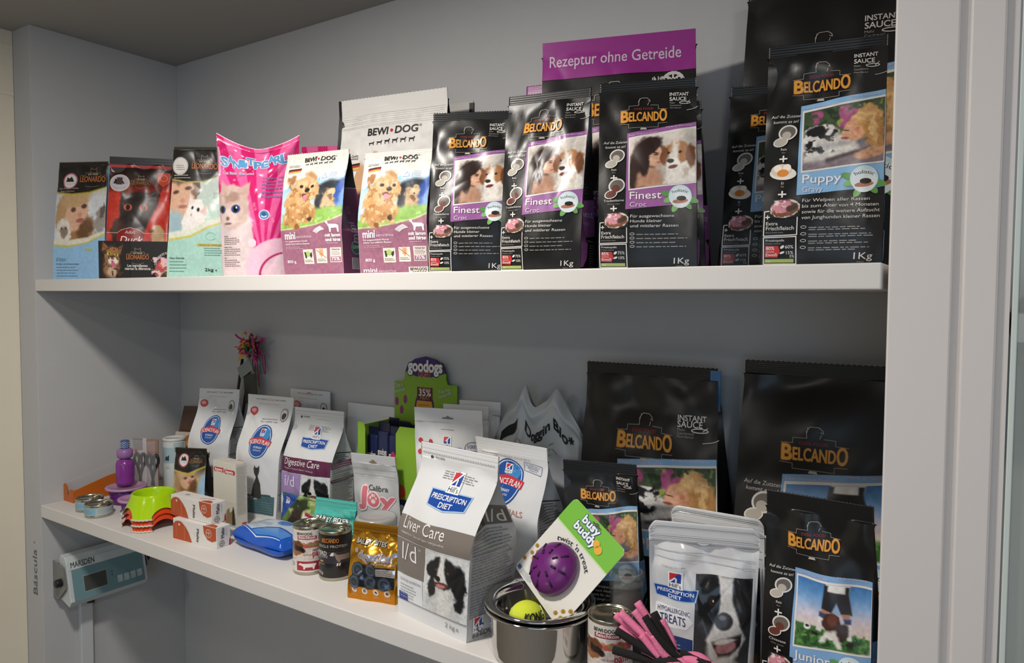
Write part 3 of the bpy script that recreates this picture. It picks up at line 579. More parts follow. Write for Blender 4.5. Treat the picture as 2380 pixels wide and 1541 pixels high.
def art_mint(a):
    A = Art(a); A.photo([(0, 0), (1, .999)], MANCAT, 90, 150, 9, 1); A.ell(.16, .155, .15, 'a8a4a0', 3); A.ell(.16, .155, .13, 'c9c5c0', 3.5); A.micro(.08, .15, .26, 3, .015, '7a7672', .01); leonardo(A, .6, .175, .44)
    A.micro(.05, .225, .4, 2, .02, 'b8b0a6', .012); A.micro(.78, .36, .99, 4, .012, '8aa096', .008); A.rect(.52, .745, .98, .765, 'b9a94c', 3); A.text('Reich an Geflügel', .75, .76, w=.36, h=.022, col='5c5424', al='c'); A.micro(.65, .78, .97, 4, .017, '5f8a7c', .012); A.arc(.75, .69, .08, 20, 330, .006, '7ab0a0', ry=.06)
    A.text('Ohne Getreide', .05, .86, w=.26, h=.03, col='3c6458', b=.02); A.micro(.05, .88, .36, 4, .024, '5f8a7c', .012); A.text('2kg', .64, .95, w=.14, h=.05, col='23382f', b=.02); A.text('e', .81, .95, h=.045, col='23382f'); return A
PINKBAG = [('bg', 'e8649e')] + [('p', [(.62+.02*math.cos(t), .9), (.62+2*math.cos(t-.055), .9-1.2*math.sin(t-.055)), (.62+2*math.cos(t+.055), .9-1.2*math.sin(t+.055))], 'd0246e', .012, 0) for t in np.linspace(.35, 2.9, 12)] + [('p', [(.0, .0), (0, 0), (0, .01)], 'e8649e', .01, 0),
    ('e', .24, .82, .26, .36, 0, 'd9c2c4', .12, .02), ('p', [(0, .62), (.4, .62), (.46, 1), (0, 1)], 'dccacb', .05, .01), ('e', .2, .52, .23, .16, 0, 'cdb3aa', .12, .03), ('p', [(.04, .45), (.05, .33), (.16, .4)], 'c9a89e', .02, .01), ('p', [(.27, .4), (.44, .33), (.4, .48)], 'c9a89e', .02, .02), ('e', .2, .45, .12, .04, 0, 'a88a7e', .6, .06), ('e', .14, .6, .12, .06, 0, 'ddcac4', .4, .03),
    ('e', .055, .535, .045, .027, 0, '3a4c78', .3, 0), ('e', .245, .535, .06, .03, 0, '35477a', .3, 0), ('e', .055, .535, .02, .02, 0, '15161c', .3, 0), ('e', .245, .535, .03, .024, 0, '15161c', .3, 0), ('e', .255, .525, .012, .007, 0, 'e8e8f0', .3, 0), ('e', .13, .6, .03, .014, 0, '96605c', .4, 0), ('e', .13, .635, .06, .008, 0, '8a6660', .5, 0),
    ('e', .86, .95, .48, .22, 0, 'e9bccf', .04, 0), ('e', .95, 1.0, .4, .18, 0, 'b02a68', .015, 0), ('e', .95, 1.0, .37, .168, 0, 'e3c4d0', .015, 0), ('e', .47, .77, .05, .028, 0, 'f0d6e0', .15, 0), ('n', .05, 25)]
def art_pink(a):
    A = Art(a); A.photo([(0, .0), (1, .999)], PINKBAG, 120, 190, 10, 1)
    for i, ch in enumerate('SANITPEARL'): A.text(ch, .04+.085*i, .215-.006*i-.02*math.sin(i*2), h=.13, w=.085, col='5f9ccc', b=.05, out='e6dfe8', ow=.05, rot=4)
    A.text('Cat litter diamond', .07, .28, w=.4, h=.045, col='b8a8c8', b=.02, rot=6, out='e4d4e0', ow=.03)
    for i, s in enumerate(('Higiene con', 'Higiene para', 'Hygiène pour', 'Hygiene für', 'Igiene durante', 'Hygiënisch')): A.text(s, .58, .3+.032*i, w=.26, h=.036, col='8f7ab0', b=.02, rot=5)
    A.ell(.62, .575, .07, 'e2d6e2', 3); A.ell(.62, .575, .058, '5a86b8', 3.5); A.ell(.62, .585, .035, 'c2d8ea', 4, ry=.018); A.ell(.62, .57, .03, '2f5a94', 4.5)
    for i in range(3):
        A.text(('Mezclar', 'Limpio y Seco', 'Usar')[i], .06, .725+.075*i, h=.016, col='5a4a4c', b=.03); A.micro(.06, .737+.075*i, .32, 4, .013, '80686c', .008, seed=i)
    return A
def hills(A, u, v, s):
    a = A.a; A.rect(u-.5*s, v, u+.5*s, v+1.25*s/a, 'c9cdd4', 3); A.rect(u-.46*s, v+.04*s/a, u+.46*s, v+1.21*s/a, 'eef0f2', 3.5)
    A.rect(u-.36*s, v+.12*s/a, u+.36*s, v+.8*s/a, '2b4a9a', 4); A.poly([(u-.36*s, v+.12*s/a), (u+.2*s, v+.12*s/a), (u-.36*s, v+.72*s/a)], 'c8323c', 4.4); A.line([(u-.36*s, v+.78*s/a), (u+.3*s, v+.14*s/a)], .1*s, 'eef0f2', 4.8); A.line([(u+.05*s, v+.5*s/a), (u+.05*s, v+.8*s/a)], .1*s, 'eef0f2', 4.8)
    A.text("Hill's", u, v+1.14*s/a, w=.75*s, h=.27*s, col='26282e', al='c')
def presc(A, u, v, w, s=.2):
    a = A.a; h = .3*w
    A.poly([(u-.52*w, v-.52*h/a), (u+.52*w, v-.52*h/a), (u+.46*w, v+.4*h/a), (u, v+.6*h/a), (u-.46*w, v+.4*h/a)], 'a9c4e0', 2.4); A.poly([(u-.49*w, v-.45*h/a), (u+.49*w, v-.45*h/a), (u+.43*w, v+.34*h/a), (u, v+.52*h/a), (u-.43*w, v+.34*h/a)], '1f4a9c', 3)
    hills(A, u, v-.42*h/a-1.2*s/a, s)
    A.text('PRESCRIPTION', u, v+.0*h/a, w=.82*w, h=.27*h, col='e8ecf2', al='c', b=.02); A.text('DIET', u, v+.4*h/a, w=.3*w, h=.27*h, col='e8ecf2', al='c', b=.02)
def sciplan(A, u, v, r):
    a = A.a; A.ell(u, v, r, '1f4a94', 2.4, ry=r*1.28); A.ell(u, v, r*.93, 'c4d4e8', 2.7, ry=r*1.2); A.ell(u, v, r*.87, '24519c', 3, ry=r*1.13); A.ell(u+.3*r, v-.5*r/a, r*.45, '3f86c4', 3.2, ry=.5*r)
    A.poly([(u-1.1*r, v-.1*r/a), (u, v-.36*r/a), (u+1.12*r, v-.1*r/a), (u+1.05*r, v+.3*r/a), (u, v+.1*r/a), (u-1.03*r, v+.3*r/a)], 'c23a44', 3.8)
    A.text('SCIENCE PLAN', u, v+.15*r/a, w=1.9*r, h=.3*r, col='f0eef0', al='c', b=.01, arc=4*r); hills(A, u, v-.98*r/a, .46*r); A.text('VETERINARY', u, v+.52*r/a, w=.9*r, h=.14*r, col='d8e2ee', al='c', b=.02); A.text('FORMULATED', u, v+.72*r/a, w=.75*r, h=.11*r, col='d8e2ee', al='c')
BCOLLIE = [('g', 'd2d4d6', 'dfe1e2', 'd4d6d8'), ('e', .45, .95, .4, .5, 0, 'c9cac9', .2, .05), ('e', .5, .75, .16, .35, 0, 'dddcd9', .4, .05), ('e', .46, .3, .32, .26, 0, '1c1d20', .15, .03), ('e', .16, .28, .1, .13, 20, '1c1d20', .3, .03), ('e', .8, .4, .16, .28, -8, '191a1e', .2, .04), ('e', .2, .58, .09, .18, 0, '232427', .3, .05), ('e', .82, .72, .1, .12, 0, '1c1d20', .4, .06), ('p', [(.4, .02), (.5, .02), (.48, .22), (.55, .44), (.3, .46), (.36, .22)], 'e4e2df', .05, .02), ('e', .42, .45, .15, .1, 0, 'e0dedb', .3, .03), ('e', .34, .41, .07, .045, 0, '1b1818', .3, .01), ('e', .42, .5, .17, .05, -8, '5a3030', .3, .02), ('e', .42, .515, .11, .03, -8, 'c77f80', .3, .01), ('e', .3, .27, .03, .02, 0, '5a4030', .4, 0), ('e', .58, .27, .03, .02, 0, '5a4030', .4, 0), ('n', .12, 24)]
def art_hills(a, kind):
    A = Art(a); dk = '3a3d44'
    if kind in ('liver', 'digest'):
        c1, c2, nm, cd_ = (('78706a', '7d7570', 'Liver Care', 'l/d') if kind == 'liver' else ('5e2648', 'a58cc0', 'Digestive Care', 'i/d'))
        A.line([(.03, .06), (.97, .06)], .004, 'a8a8a8'); 
        for i in range(30): A.ell(.04+.0315*i, .055 if kind == 'liver' else .06, .004, '77797c', 3, n=6)
        A.line([(0, .03), (1, .03)], .003, 'c4c4c4')
        A.micro(.35, .145, .85, 4, .012, '8f9296', .007)
        presc(A, .55, .285, .52, .17); A.rect(0, .41, 1, .535, c1, 1); A.rect(0, .54, .46, .745 if kind == 'liver' else .73, c2, 1); 
        if kind == 'liver': A.line([(0, .538), (1, .538)], .004, 'c9c6c4')
        A.text(nm, .08, .475 if kind == 'liver' else .47, w=.6 if kind == 'liver' else .72, h=.11 if kind == 'liver' else .095, col='e6e2e2'); A.text('Hepatopatie / Salute del Fegato / Lebergesundheit' if kind == 'liver' else 'Digestion / Problemi digestivi / Verdauung', .1, .505, w=.6, h=.022, col='cfc9c8'); A.arc(.12, .492, .06, 200, 340, .006, 'cfc9c8', ry=.02)
        A.text(cd_, .1, .655, w=.22, h=.17, col='ece8ea'); A.text('TM', .35, .575, h=.02, col='ece8ea')
        A.photo([(.46, .545), (1, .545), (1, .9), (.4, .9)], BCOLLIE, 70, 90, 12, 1.5)
        A.rect(0, .75, .4, .9, 'e3e6ea', 1); A.text('CLINICAL NUTRITION', .06, .785, w=.32, h=.024, col='7c8086'); A.micro(.06, .81, .32, 5, .018, '9a9ea4', .008); A.rect(.03, .86, .17, .905, '2a3f96', 2); A.line([(0, .905), (1, .905)], .005, '5a5a5c'); A.text('2 kg', .72, .955, w=.13, h=.045, col='6a6e74'); A.text('e', .87, .955, h=.045, col='6a6e74')
        A.text('VELCRO', .2, .085, w=.13, h=.022, col=dk, b=.02); A.ell(.16, .08, .018, dk, 4)
    elif kind in ('sci1', 'sci2', 'sciback'):
        A.text('Superior Quality', .2, .035, w=.2, h=.018, col=dk); A.arc(.5, .033, .09, 0, 360, .006, 'b8444a', ry=.018); A.text('Quick resealable', .62, .035, w=.22, h=.018, col=dk); A.text('Health innovation nutrition', .25, .075, w=.45, h=.018, col=dk)
        A.ell(.17, .135, .1, 'b83a44', 3, ry=.08); A.ell(.17, .13, .06, 'd8a0a4', 4, ry=.04); A.ell(.84, .15, .09, '8a8c90', 3, ry=.12); A.ell(.84, .15, .075, 'd4d6d8', 3.5, ry=.1); A.ell(.84, .16, .05, '4a3a34', 4, ry=.06)
        A.text('Nutritional food', .42, .195, w=.3, h=.02, col=dk); A.text('for adult cats', .4, .215, w=.34, h=.02, col=dk)
        if kind == 'sciback': return A
        sciplan(A, .52, .365, .23); A.rect(.06, .53, .26, .6, 'c9727c', 2); A.rect(.07, .535, .25, .595, 'e0c4c8', 3); A.text('CLINICALLY', .16, .56, w=.15, h=.022, col='b8444a', al='c', b=.02); A.text('PROVEN', .16, .585, w=.14, h=.028, col='b8444a', al='c', b=.02)
        A.poly([(.48, .58), (.5, .55), (.52, .57), (.56, .57), (.6, .55), (.6, .6), (.57, .64), (.64, .7), (.66, .78), (.66, .82), (.42, .82), (.46, .72), (.53, .65), (.49, .62)], '3f3f3c', 3)
        A.rect(.04, .80, .94, .955, '4d6a70', 1); A.poly([(.62, .80), (.66, .785), (.84, .785), (.88, .80)], '3d565c', 2); A.text('Adult Cat', .1, .835, w=.48, h=.05, col='d8e0e0'); 
        for i in range(5): A.rect(.06, .85+.02*i, .92, .856+.02*i, '64848a', 3)
    elif kind == 'sciE':
        A.line([(.02, .09), (.98, .09)], .004, 'b4b0aa'); A.text('VETERINARY EXCLUSIVE', .52, .105, w=.5, h=.024, col='a8a49e', al='c'); sciplan(A, .47, .255, .22)
        A.line([(.68, .115), (.93, .13), (.92, .19), (.67, .175)], .006, '6a7ea4', closed=True); A.text('CLINICALLY', .8, .145, w=.2, h=.026, col='4a5f8c', al='c', rot=-6); A.text('PROVEN', .8, .162, w=.15, h=.026, col='4a5f8c', al='c', rot=-6); A.text('BENEFITS', .8, .174, w=.12, h=.015, col='4a5f8c', al='c', rot=-6)
        A.text('VET ESSENTIALS', .08, .44, w=.72, h=.065, col='c08a78'); A.text('Adult Dog', .2, .485, w=.46, h=.065, col='3a4a80'); A.ell(.56, .64, .035, '8f9cc0', 3, ry=.045); A.ell(.56, .64, .024, 'a9b4d2', 4, ry=.034)
        A.rect(0, .86, .9, 1, '8e2a34', 1); A.ell(.36, .855, .09, '3c2a26', 3, ry=.05); A.ell(.46, .86, .06, '4a3530', 4, ry=.05); A.ell(.3, .79, .02, 'a88050', 3); A.ell(.34, .76, .018, 'a88050', 3)
    elif kind == 'pouch':
        A.ell(.5, .06, .09, '7a7c80', 3, ry=.012); A.ell(.5, .055, .03, '7a7c80', 3.2, ry=.02); A.micro(.4, .13, .64, 1, .01, '9a9ca0', .008); presc(A, .5, .26, .4, .13)
        A.rect(.08, .215, .24, .275, 'b83a44', 3)
        for x, y in ((.07, .21), (.07, .28), (.25, .21), (.25, .28)): A.ell(x, y, .035, 'b83a44', 3.2)
        A.text('NOUVEAU', .16, .235, w=.15, h=.03, col='e8dcdc', al='c', b=.02); A.micro(.09, .255, .23, 2, .014, 'dcb4b8', .01); A.arc(.86, .235, .11, 0, 360, .007, '4a5a80', ry=.085); A.text('100%', .86, .235, w=.14, h=.05, col='4a5a80', al='c'); A.micro(.79, .25, .95, 2, .015, '6a7a98', .01)
    elif kind == 'treats':
        for i in range(9): A.line([(.01, .015+i*.012), (.99, .015+i*.012)], .004, 'b9bbc0')
        A.ell(.5, .115, .07, 'c4c2bc', 3, ry=.02); A.line([(.03, .17), (.97, .2)], .006, 'b0b2b8'); A.line([(.03, .215), (.97, .245)], .006, 'b8bac0')
        A.photo([(.44, .3), (.955, .3), (.935, .999), (.42, .999)], [('bg', '3c3d40'), ('g', '47484b', '3a3b3e', '4a4a4a'), ('e', .45, .95, .5, .3, 0, 'd2cec8', .2, .04), ('e', .3, .2, .28, .2, 0, '1d1e20', .2, .02), ('e', .82, .2, .24, .22, 0, '2a2a2c', .2, .03), ('p', [(.4, 0), (.66, 0), (.66, .18), (.8, .36), (.92, .52), (.8, .66), (.35, .66), (.22, .52), (.4, .36), (.46, .2)], 'd8d6d3', .04, .02), ('e', .52, .6, .28, .14, 0, 'd2cfcc', .3, .02), ('e', .53, .37, .16, .075, 5, '3a3638', .2, .01), ('e', .5, .34, .07, .02, 0, '77757a', .6, 0), ('p', [(.32, .54), (.55, .52), (.86, .47), (.84, .58), (.66, .66), (.45, .66)], '2b1f1f', .03, .01), ('e', .58, .58, .19, .055, -14, 'b0787a', .25, .01), ('e', .56, .535, .2, .02, -10, 'd8d0cc', .4, .01), ('e', .3, .215, .06, .035, 0, '3a2a20', .3, 0), ('e', .32, .205, .015, .01, 0, 'e8e8e8', .4, 0), ('e', .78, .2, .05, .03, 0, '3a2a20', .3, 0), ('e', .2, .9, .16, .16, 0, '2a2928', .4, .05), ('e', .9, .92, .1, .14, 0, '7a5430', .6, .04), ('n', .1, 26)], 90, 120, 13, 1.6)
        A.line([(.965, .3), (.945, .999)], .014, 'e6e8ea', 3); A.poly([(.02, .28), (.44, .29), (.42, .9), (.03, .9)], 'cfd2d6', 1); presc(A, .25, .43, .42, .15)
        A.text('VETERINARY EXCLUSIVE', .12, .275, w=.22, h=.014, col='8a8c90'); A.poly([(.06, .5), (.4, .52), (.38, .55), (.42, .58), (.36, .63), (.06, .64)], 'eceef0', 2); A.text('HYPOALLERGENIC', .08, .545, w=.31, h=.045, col='46507c'); A.text('TREATS', .1, .61, w=.25, h=.085, col='33407a', b=.005)
        A.rect(.0, .68, .42, .95, '2b4276', 1.5); A.micro(.06, .71, .32, 3, .02, '8a9abc', .012); A.micro(.06, .78, .36, 5, .016, '6a7eaa', .01)
    return A
def side_hills(a, kind):
    A = Art(a)
    if kind == 'liver': A.rect(.02, .29, .98, .40, '5d544e', 1); A.rect(.5, .29, .98, .40, '6f6862', 2); A.text('l/d', .56, .385, w=.34, h=.2, col='d8d4d0'); A.micro(.04, .42, .96, 28, .0165, '8a8a8c', .02); A.line([(.02, .53), (.98, .53)], .008, 'd8d8d8', 5); A.line([(.02, .7), (.98, .7)], .008, 'd8d8d8', 5); hills(A, .2, .865, .2); A.arc(.25, .935, .06, 30, 320, .02, '3a3c40'); A.text('666DU', .1, .985, w=.4, h=.07, col='3a3c40', b=.01)
    else:
        c = {'digest': '6a2a4c', 'sci': '4a3a3e'}.get(kind, '4a3a3e'); A.rect(.05, .36, .95, .365, 'a8423c', 2); A.micro(.06, .38, .94, 34, .016, '77797e', .03)
        if kind == 'digest': A.rect(0, .42, 1, .47, c, 3); A.rect(0, .56, 1, .58, '7a3a54', 3)
        for v in (.36, .58, .78): A.line([(.02, v), (.98, v)], .02, '26283c', 5)
    if kind == 'liver':
        for i in range(10): A.line([(.62+i*.03, .9), (.62+i*.03, .975)], .014, '55575c', 4)
    return A
BOXER = [('bg', 'dcd4cc'), ('g', 'dcd6ce', 'd6c8be', 'cfc2ba'), ('e', .72, .3, .34, .17, 0, 'b0584c', .3, .06), ('e', .64, .24, .16, .06, 0, '7a8a50', .4, .05), ('e', .92, .22, .08, .06, 0, 'b8383a', .3, .02), ('b', 'e0a898', 10, .62, (.4, .15, 1, .5)), ('e', .72, .44, .36, .05, 0, 'c4bab2', .2, 0),
    ('e', .22, .34, .2, .26, -10, '6e4228', .15, .03), ('p', [(.04, .06), (.2, .14), (.1, .26)], '573320', .03, .01), ('e', .32, .45, .15, .13, 20, '2a211f', .25, .03), ('e', .2, .27, .03, .018, 0, '1a1210', .4, 0), ('e', .4, .45, .05, .03, 0, '171416', .3, 0), ('e', .22, .66, .16, .12, 0, '96603a', .3, .05), ('n', .12, 20)]
def art_bewican(a):
    """wraps the visible half of a can: u spans 180 degrees"""
    A = Art(a); A.rect(0, 0, 1, 1, 'd6cfc8', 1); A.photo([(.08, .22), (.95, .72)], BOXER, 80, 70, 14, 1.5)
    A.text('BEWI·DOG', .46, .11, w=.3, h=.05, col='2a2624', al='c', b=.03); A.rect(.32, .135, .7, .215, '96202c', 3); A.text('fleischkost', .51, .195, w=.33, h=.05, col='e8dcdc', al='c', b=.03)
    A.text('reich an', .62, .51, w=.2, h=.05, col='3a302e', b=.02, rot=10); A.text('pansen', .62, .63, w=.34, h=.12, col='b02a38', b=.02, rot=6); A.text('rich in rumen', .44, .6, w=.2, h=.04, col='5a4e4a')
    A.arc(.5, .70, .4, 200, 340, .02, 'd6bcb6', ry=.06, L=3); A.rect(.3, .74, .74, .96, 'a02434', 3); P = lambda x, y: (.34+x*.36, .93-y*.16)
    A.poly([P(0, .75), P(.12, .95), P(.2, .85), P(.95, .85), P(1, .4), P(.95, .7), P(.88, .3), P(.86, 0), P(.78, 0), P(.76, .3), P(.4, .28), P(.36, 0), P(.28, 0), P(.28, .4), P(.14, .6), P(.02, .62)], 'e6dcd8', 4); A.rect(.1, .74, .26, .92, 'e0dad4', 3); A.micro(.12, .78, .25, 6, .02, '8a807a', .01); A.rect(.76, .76, .95, .86, 'a02434', 3); return A
def art_belcan(a):
    A = Art(a); A.rect(0, 0, 1, 1, '211f1e', 1); A.text('BELCANDO', .42, .17, w=.34, h=.075, col='c87a34', al='c', b=.03); A.line([(.32, .09), (.42, .07), (.52, .09)], .006, '8a8074'); A.text('SINGLE PROTEIN', .45, .29, w=.62, h=.05, col='b8b2aa', al='c'); A.line([(.02, .35), (.98, .33)], .005, '55504c'); A.rect(0, .38, 1, .66, '38333a', 1.5)
    A.text('PFERD', .1, .47, w=.26, h=.075, col='cfcac6', b=.02); A.text('PURE HORSE', .1, .53, w=.28, h=.045, col='b8b2b0'); P = lambda x, y: (.42+x*.42, .72-y*.33)
    A.poly([P(.0, .75), P(.08, .95), P(.2, .98), P(.35, .8), P(.9, .78), P(1, .7), P(1, .4), P(.5, .42), P(.42, .2), P(.3, .45), P(.22, .75), P(.06, .7)], '8a7a6c', 3); A.poly([P(0, .75), P(.08, .95), P(.18, .98), P(.16, .72)], 'dcd8d4', 3.5); A.poly([P(.32, .2), P(.4, .2), P(.36, 0), P(.3, 0)], 'e0dcd8', 4); A.poly([P(.44, .2), P(.5, .2), P(.46, .0), P(.4, .02)], 'e0dcd8', 4); A.rect(.2, .6, .28, .63, 'c2a04a', 4); A.micro(.05, .68, .4, 1, .02, 'a09a94', .01); A.text('400g', .08, .92, w=.2, h=.055, col='b8b2aa', b=.02); return A
# ---------------------------------------------------------------- setting
LEN, DEP, CEI = 2.2056, .4461, 2.3724
WALL = mat('grey_wall_paint', 'bababb', .85, bump=.05, bscale=120, noise=.03, nscale=12)
WHITE = mat('white_lacquered_board', 'd6d3d0', .5, bump=.03, bscale=90)
POST = mat('white_painted_frame', 'd4cfcd', .55, bump=.03, bscale=90)
CEIL = mat('ceiling_paint', 'a3a19d', .9); BEIGE = mat('beige_wall_paint', 'e0d7c4', .85, noise=.04, nscale=4)
ROOM = mat('room_paint', 'a8a49e', .9); FLOORM = mat('grey_floor', '8a857d', .6, noise=.1, nscale=9)
S = lambda n, lo, hi, m, bev=0: struct(box(n, lo, hi, m, None, bev))
S('floor', (-3, -4.2, -.05), (4.6, 1.2, 0), FLOORM); S('ceiling', (-3, -4.2, CEI), (4.6, 1.2, CEI+.05), CEIL)
S('wall_left', (-.105, 0, 0), (0, DEP, CEI), WALL, .001); S('wall_back', (-.4, DEP, 0), (4.6, DEP+.08, CEI), WALL)
S('wall_side', (-.3, -4.1, 0), (-.106, -.0, CEI), BEIGE); S('wall_front', (-3, -4.2, 0), (4.6, -4.1, CEI), ROOM); S('wall_far', (4.5, -4.1, 0), (4.6, 1.2, CEI), ROOM)
S('wall_right', (LEN, 0, 0), (2.2725, DEP, CEI), POST, .0025)
S('trim_1', (2.2725, .006, 0), (2.2815, DEP, CEI), POST); S('trim_2', (2.2815, .0005, 0), (2.317, DEP, CEI), POST, .003); S('trim_3', (2.317, .006, 0), (2.328, DEP, CEI), POST)
S('trim_4', (-.1065, -.5, 2.185), (-.103, -.001, 2.197), BEIGE); S('trim_5', (-.1065, -.5, 2.318), (-.103, -.001, 2.330), BEIGE)
A = Art(1); A.text('Báscula ·', 0, 1, h=1, col='54585c'); 
bs = mesh('wall_lettering', [(-.033-y*.026, -.0008, .708+x*.0325) for x, y, l in np.concatenate(A.V)], A.F, mat('grey_vinyl', '5c6064', .6), None, False)
props(bs, 'grey vinyl word on the edge of the left partition, written upwards', 'wall lettering')
def shelf(lab, zt, zb, x1):
    t = box('shelf', (0.0005, 0, zb), (x1, DEP-.0005, zt), WHITE, None, .0018); return props(t, lab, 'shelf')
shelf('upper white shelf board carrying the row of tall food bags', ZT, 1.6128, LEN-.007)
shelf('lower white shelf board crowded with bags, cans, bowls and toys', ZL, ZL-.036, LEN-.001)

# cabinet with a glass door beyond the right frame
gt = thing('display_cabinet', 'white cabinet behind glass at the right edge of the picture', 'cabinet', (2.33, .006, 0))
box('back_panel', (.0, .2, 1.585), (.9, .22, 2.2), mat('cabinet_back', 'd6d8d8', .6), gt); box('back_panel', (.0, .38, .3), (.9, .4, 1.552), mat('cabinet_back_low', 'b4b6b2', .7), gt); box('shelf_board', (.002, .03, 1.552), (.9, .38, 1.585), WHITE, gt, .001); box('shelf_board', (.002, .03, 1.0), (.9, .38, 1.03), WHITE, gt, .001)
GL = mat('clear_glass', 'e4efea', .03, alpha=.16); box('glass_door', (.006, .0, .3), (.9, .006, 2.2), GL, gt, .001); box('door_edge', (.0, -.001, .3), (.006, .007, 2.2), mat('glass_edge', 'ccd6d2', .3), gt, .001)
for i in range(4): props(box('paper_stack', (2.352+.004*i, .05, 1.5855+.012*i), (2.62, .195, 1.5965+.012*i), mat('paper_ream', 'c6c8ca', .7), None, .001), ['lowest', 'second from the bottom', 'third from the bottom', 'topmost'][i]+' ream of paper on the shelf behind the right glass door', 'paper', 'paper reams behind the glass')

# weighing scale display on the left partition
st = thing('scale_display', 'pale weighing scale display mounted on the left partition under the lower shelf', 'scale display', (0, 0, 0))
SH = mat('pale_plastic', 'c6ccce', .4); DK = mat('black_plastic', '1c1c1d', .4); GM = mat('grey_metal', '8d8b88', .45, .3)
sec = [(.022, .70), (.078, .683), (.090, .700), (.086, .712), (.064, .812), (.056, .828), (.03, .832), (.022, .82)]
def prism(name, sec, y0, y1, m, parent, bev=.002):
    n = len(sec); V = [(x, y0, z) for x, z in sec]+[(x, y1, z) for x, z in sec]
    o = fixn(mesh(name, V, [tuple(range(n)), tuple(range(2*n-1, n-1, -1))]+[(i, n+i, n+(i+1) % n, (i+1) % n) for i in range(n)], m, parent, False))
    if bev:
        b = o.modifiers.new('bevel', 'BEVEL'); b.width = bev; b.segments = 2
    return o
prism('housing', sec, .036, .268, SH, st)
A = Art(.44); A.rect(.03, .2, .97, .98, '6d8f96', 1); A.rect(.0, .0, 1, .2, 'c9cfd0', .5); A.text('MARSDEN', .03, .155, w=.3, h=.06, col='2c3438', b=.01, L=3); A.rect(.16, .4, .47, .83, '8a9896', 2); A.rect(.17, .43, .46, .8, '474a48', 3)
for i in range(4): A.rect(.6+.09*i, .66, .67+.09*i, .84, 'b8c6c6', 3); A.micro(.615+.09*i, .76, .66+.09*i, 2, .05, ['5f7a80', '5f7a80', '5f7a80', 'a05a60'][i], .008, L=4)
A.ell(.535, .52, .008, '2a4044', 3); A.ell(.535, .6, .008, '2a4044', 3)
drape('display_panel', A, plane((.0902, .04, .697), (0, .224, 0), (-.0262, 0, .1165)), PAPER, st, off=.001)
prism('bracket', [(.0005, .70), (.03, .70), (.075, .74), (.06, .80), (.0005, .812)], .028, .031, GM, st, 0); prism('bracket', [(.0005, .70), (.03, .70), (.075, .74), (.06, .80), (.0005, .812)], .274, .277, GM, st, 0); box('back_plate', (.0005, .031, .72), (.004, .274, .80), GM, st)
for y0, y1 in ((.012, .036), (.268, .292)):
    k = lathe('knob', [(.011, 0), (.012, .003), (.012, .02), (.010, .024)], DK, st, 20); k.rotation_euler = (-PI/2, 0, 0); k.location = (.05, y0, .755)
tube('cable', [(.05, .12, .69), (.045, .12, .665), (.012, .118, .655), (.01, .115, .62)], .004, DK, st)
props(box('cable_trunking', (.0005, .096, .02), (.018, .132, .672), mat('white_pvc', 'c4c8ca', .4), None, .002), 'white plastic cable trunking running down the left partition below the scale display', 'cable trunking')

# ---------------------------------------------------------------- upper shelf
def belc(name_label, kind, X, Y, yaw, W=.15, H=.305, D=.07, z=ZT, big=False, **k):
    return bag('dog_food_bag', name_label, 'dog food bag', X, Y, yaw, W, H, D, art=art_belcando(kind, H/W, big), sideart=side_belcando(kind, W, H, D) if not big else None, side='161616', z=z, **k)
BK = 'black dog food bags with a colour picture panel'
bag('cat_food_bag', 'light blue and black kitten food bag with girl portrait, leftmost on upper shelf', 'cat food bag', .098, .10, 26, .164, .344, .07, art_kitten(2.1), col='a6c6dc', sealcol='1d1a18', side='8fb6d4', roll=-.02, tw=.94, seed=3, seal=.03, bulge=.012)
bag('cat_food_bag', 'red cat food bag with a black cat face, behind the black leaflet box', 'cat food bag', .284, .15, 46, .155, .345, .07, art_duck(2.22), col='1d1716', sealcol='1a1414', side='a8281f', roll=.03, tw=1.05, seed=4, seal=.06, bulge=.012)
bag('cat_food_bag', 'mint green cat food bag with a man and a white cat', 'cat food bag', .664, .10, 35, .147, .325, .07, art_mint(2.2), col='a8cfc3', sealcol='1f1b19', side='a8cfc3', tw=.88, seed=5, seal=.03, bulge=.012)
bx = thing('leaflet_box', 'low black box with a tabby cat picture in front of the red bag', 'box', (.405, .078, ZT), D2R(40))
box('box_body', (-.0955, -.0075, 0), (.0955, .0075, .1), mat('black_card', '1c1918', .5), bx, .001)
A = Art(.52); A.photo([(.0, 0), (.42, 1)], [('bg', '1f1b1a'), ('e', .42, .4, .24, .26, 10, '9a6a3e', .15, .03), ('p', [(.1, .28), (.14, .02), (.34, .18)], '8a5a34', .03, .01), ('p', [(.56, .2), (.78, .1), (.68, .38)], '8a5a34', .03, .01), ('e', .4, .68, .26, .3, 10, '8c6440', .3, .05), ('e', .45, .53, .16, .11, 10, 'ded2c4', .4, .03), ('e', .42, .8, .14, .16, 0, 'b8a088', .5, .05), ('b', '4a2e1c', 12, .58, (.1, .05, .8, .95)), ('e', .33, .34, .06, .045, 10, 'c9bc58', .3, 0), ('e', .56, .37, .06, .045, 10, 'c9bc58', .3, 0), ('e', .34, .34, .025, .035, 0, '15120f', .4, 0), ('e', .555, .37, .025, .035, 0, '15120f', .4, 0), ('e', .44, .47, .05, .03, 0, '8e5046', .4, 0), ('e', .46, .63, .07, .08, -20, 'c0607a', .3, .01)], 56, 70, 2)
leonardo(A, .52, .48, .3); A.text('Los ingredientes', .38, .68, w=.27, h=.035, col='e0dcd6', b=.02); A.text('marcan la diferencia', .35, .76, w=.34, h=.035, col='e0dcd6', b=.02); A.text('CON CARNE EXTRA FRESCA', .86, .37, w=.34, h=.03, col='d8d2cc', al='c', b=.02, arc=.17, rot=28)
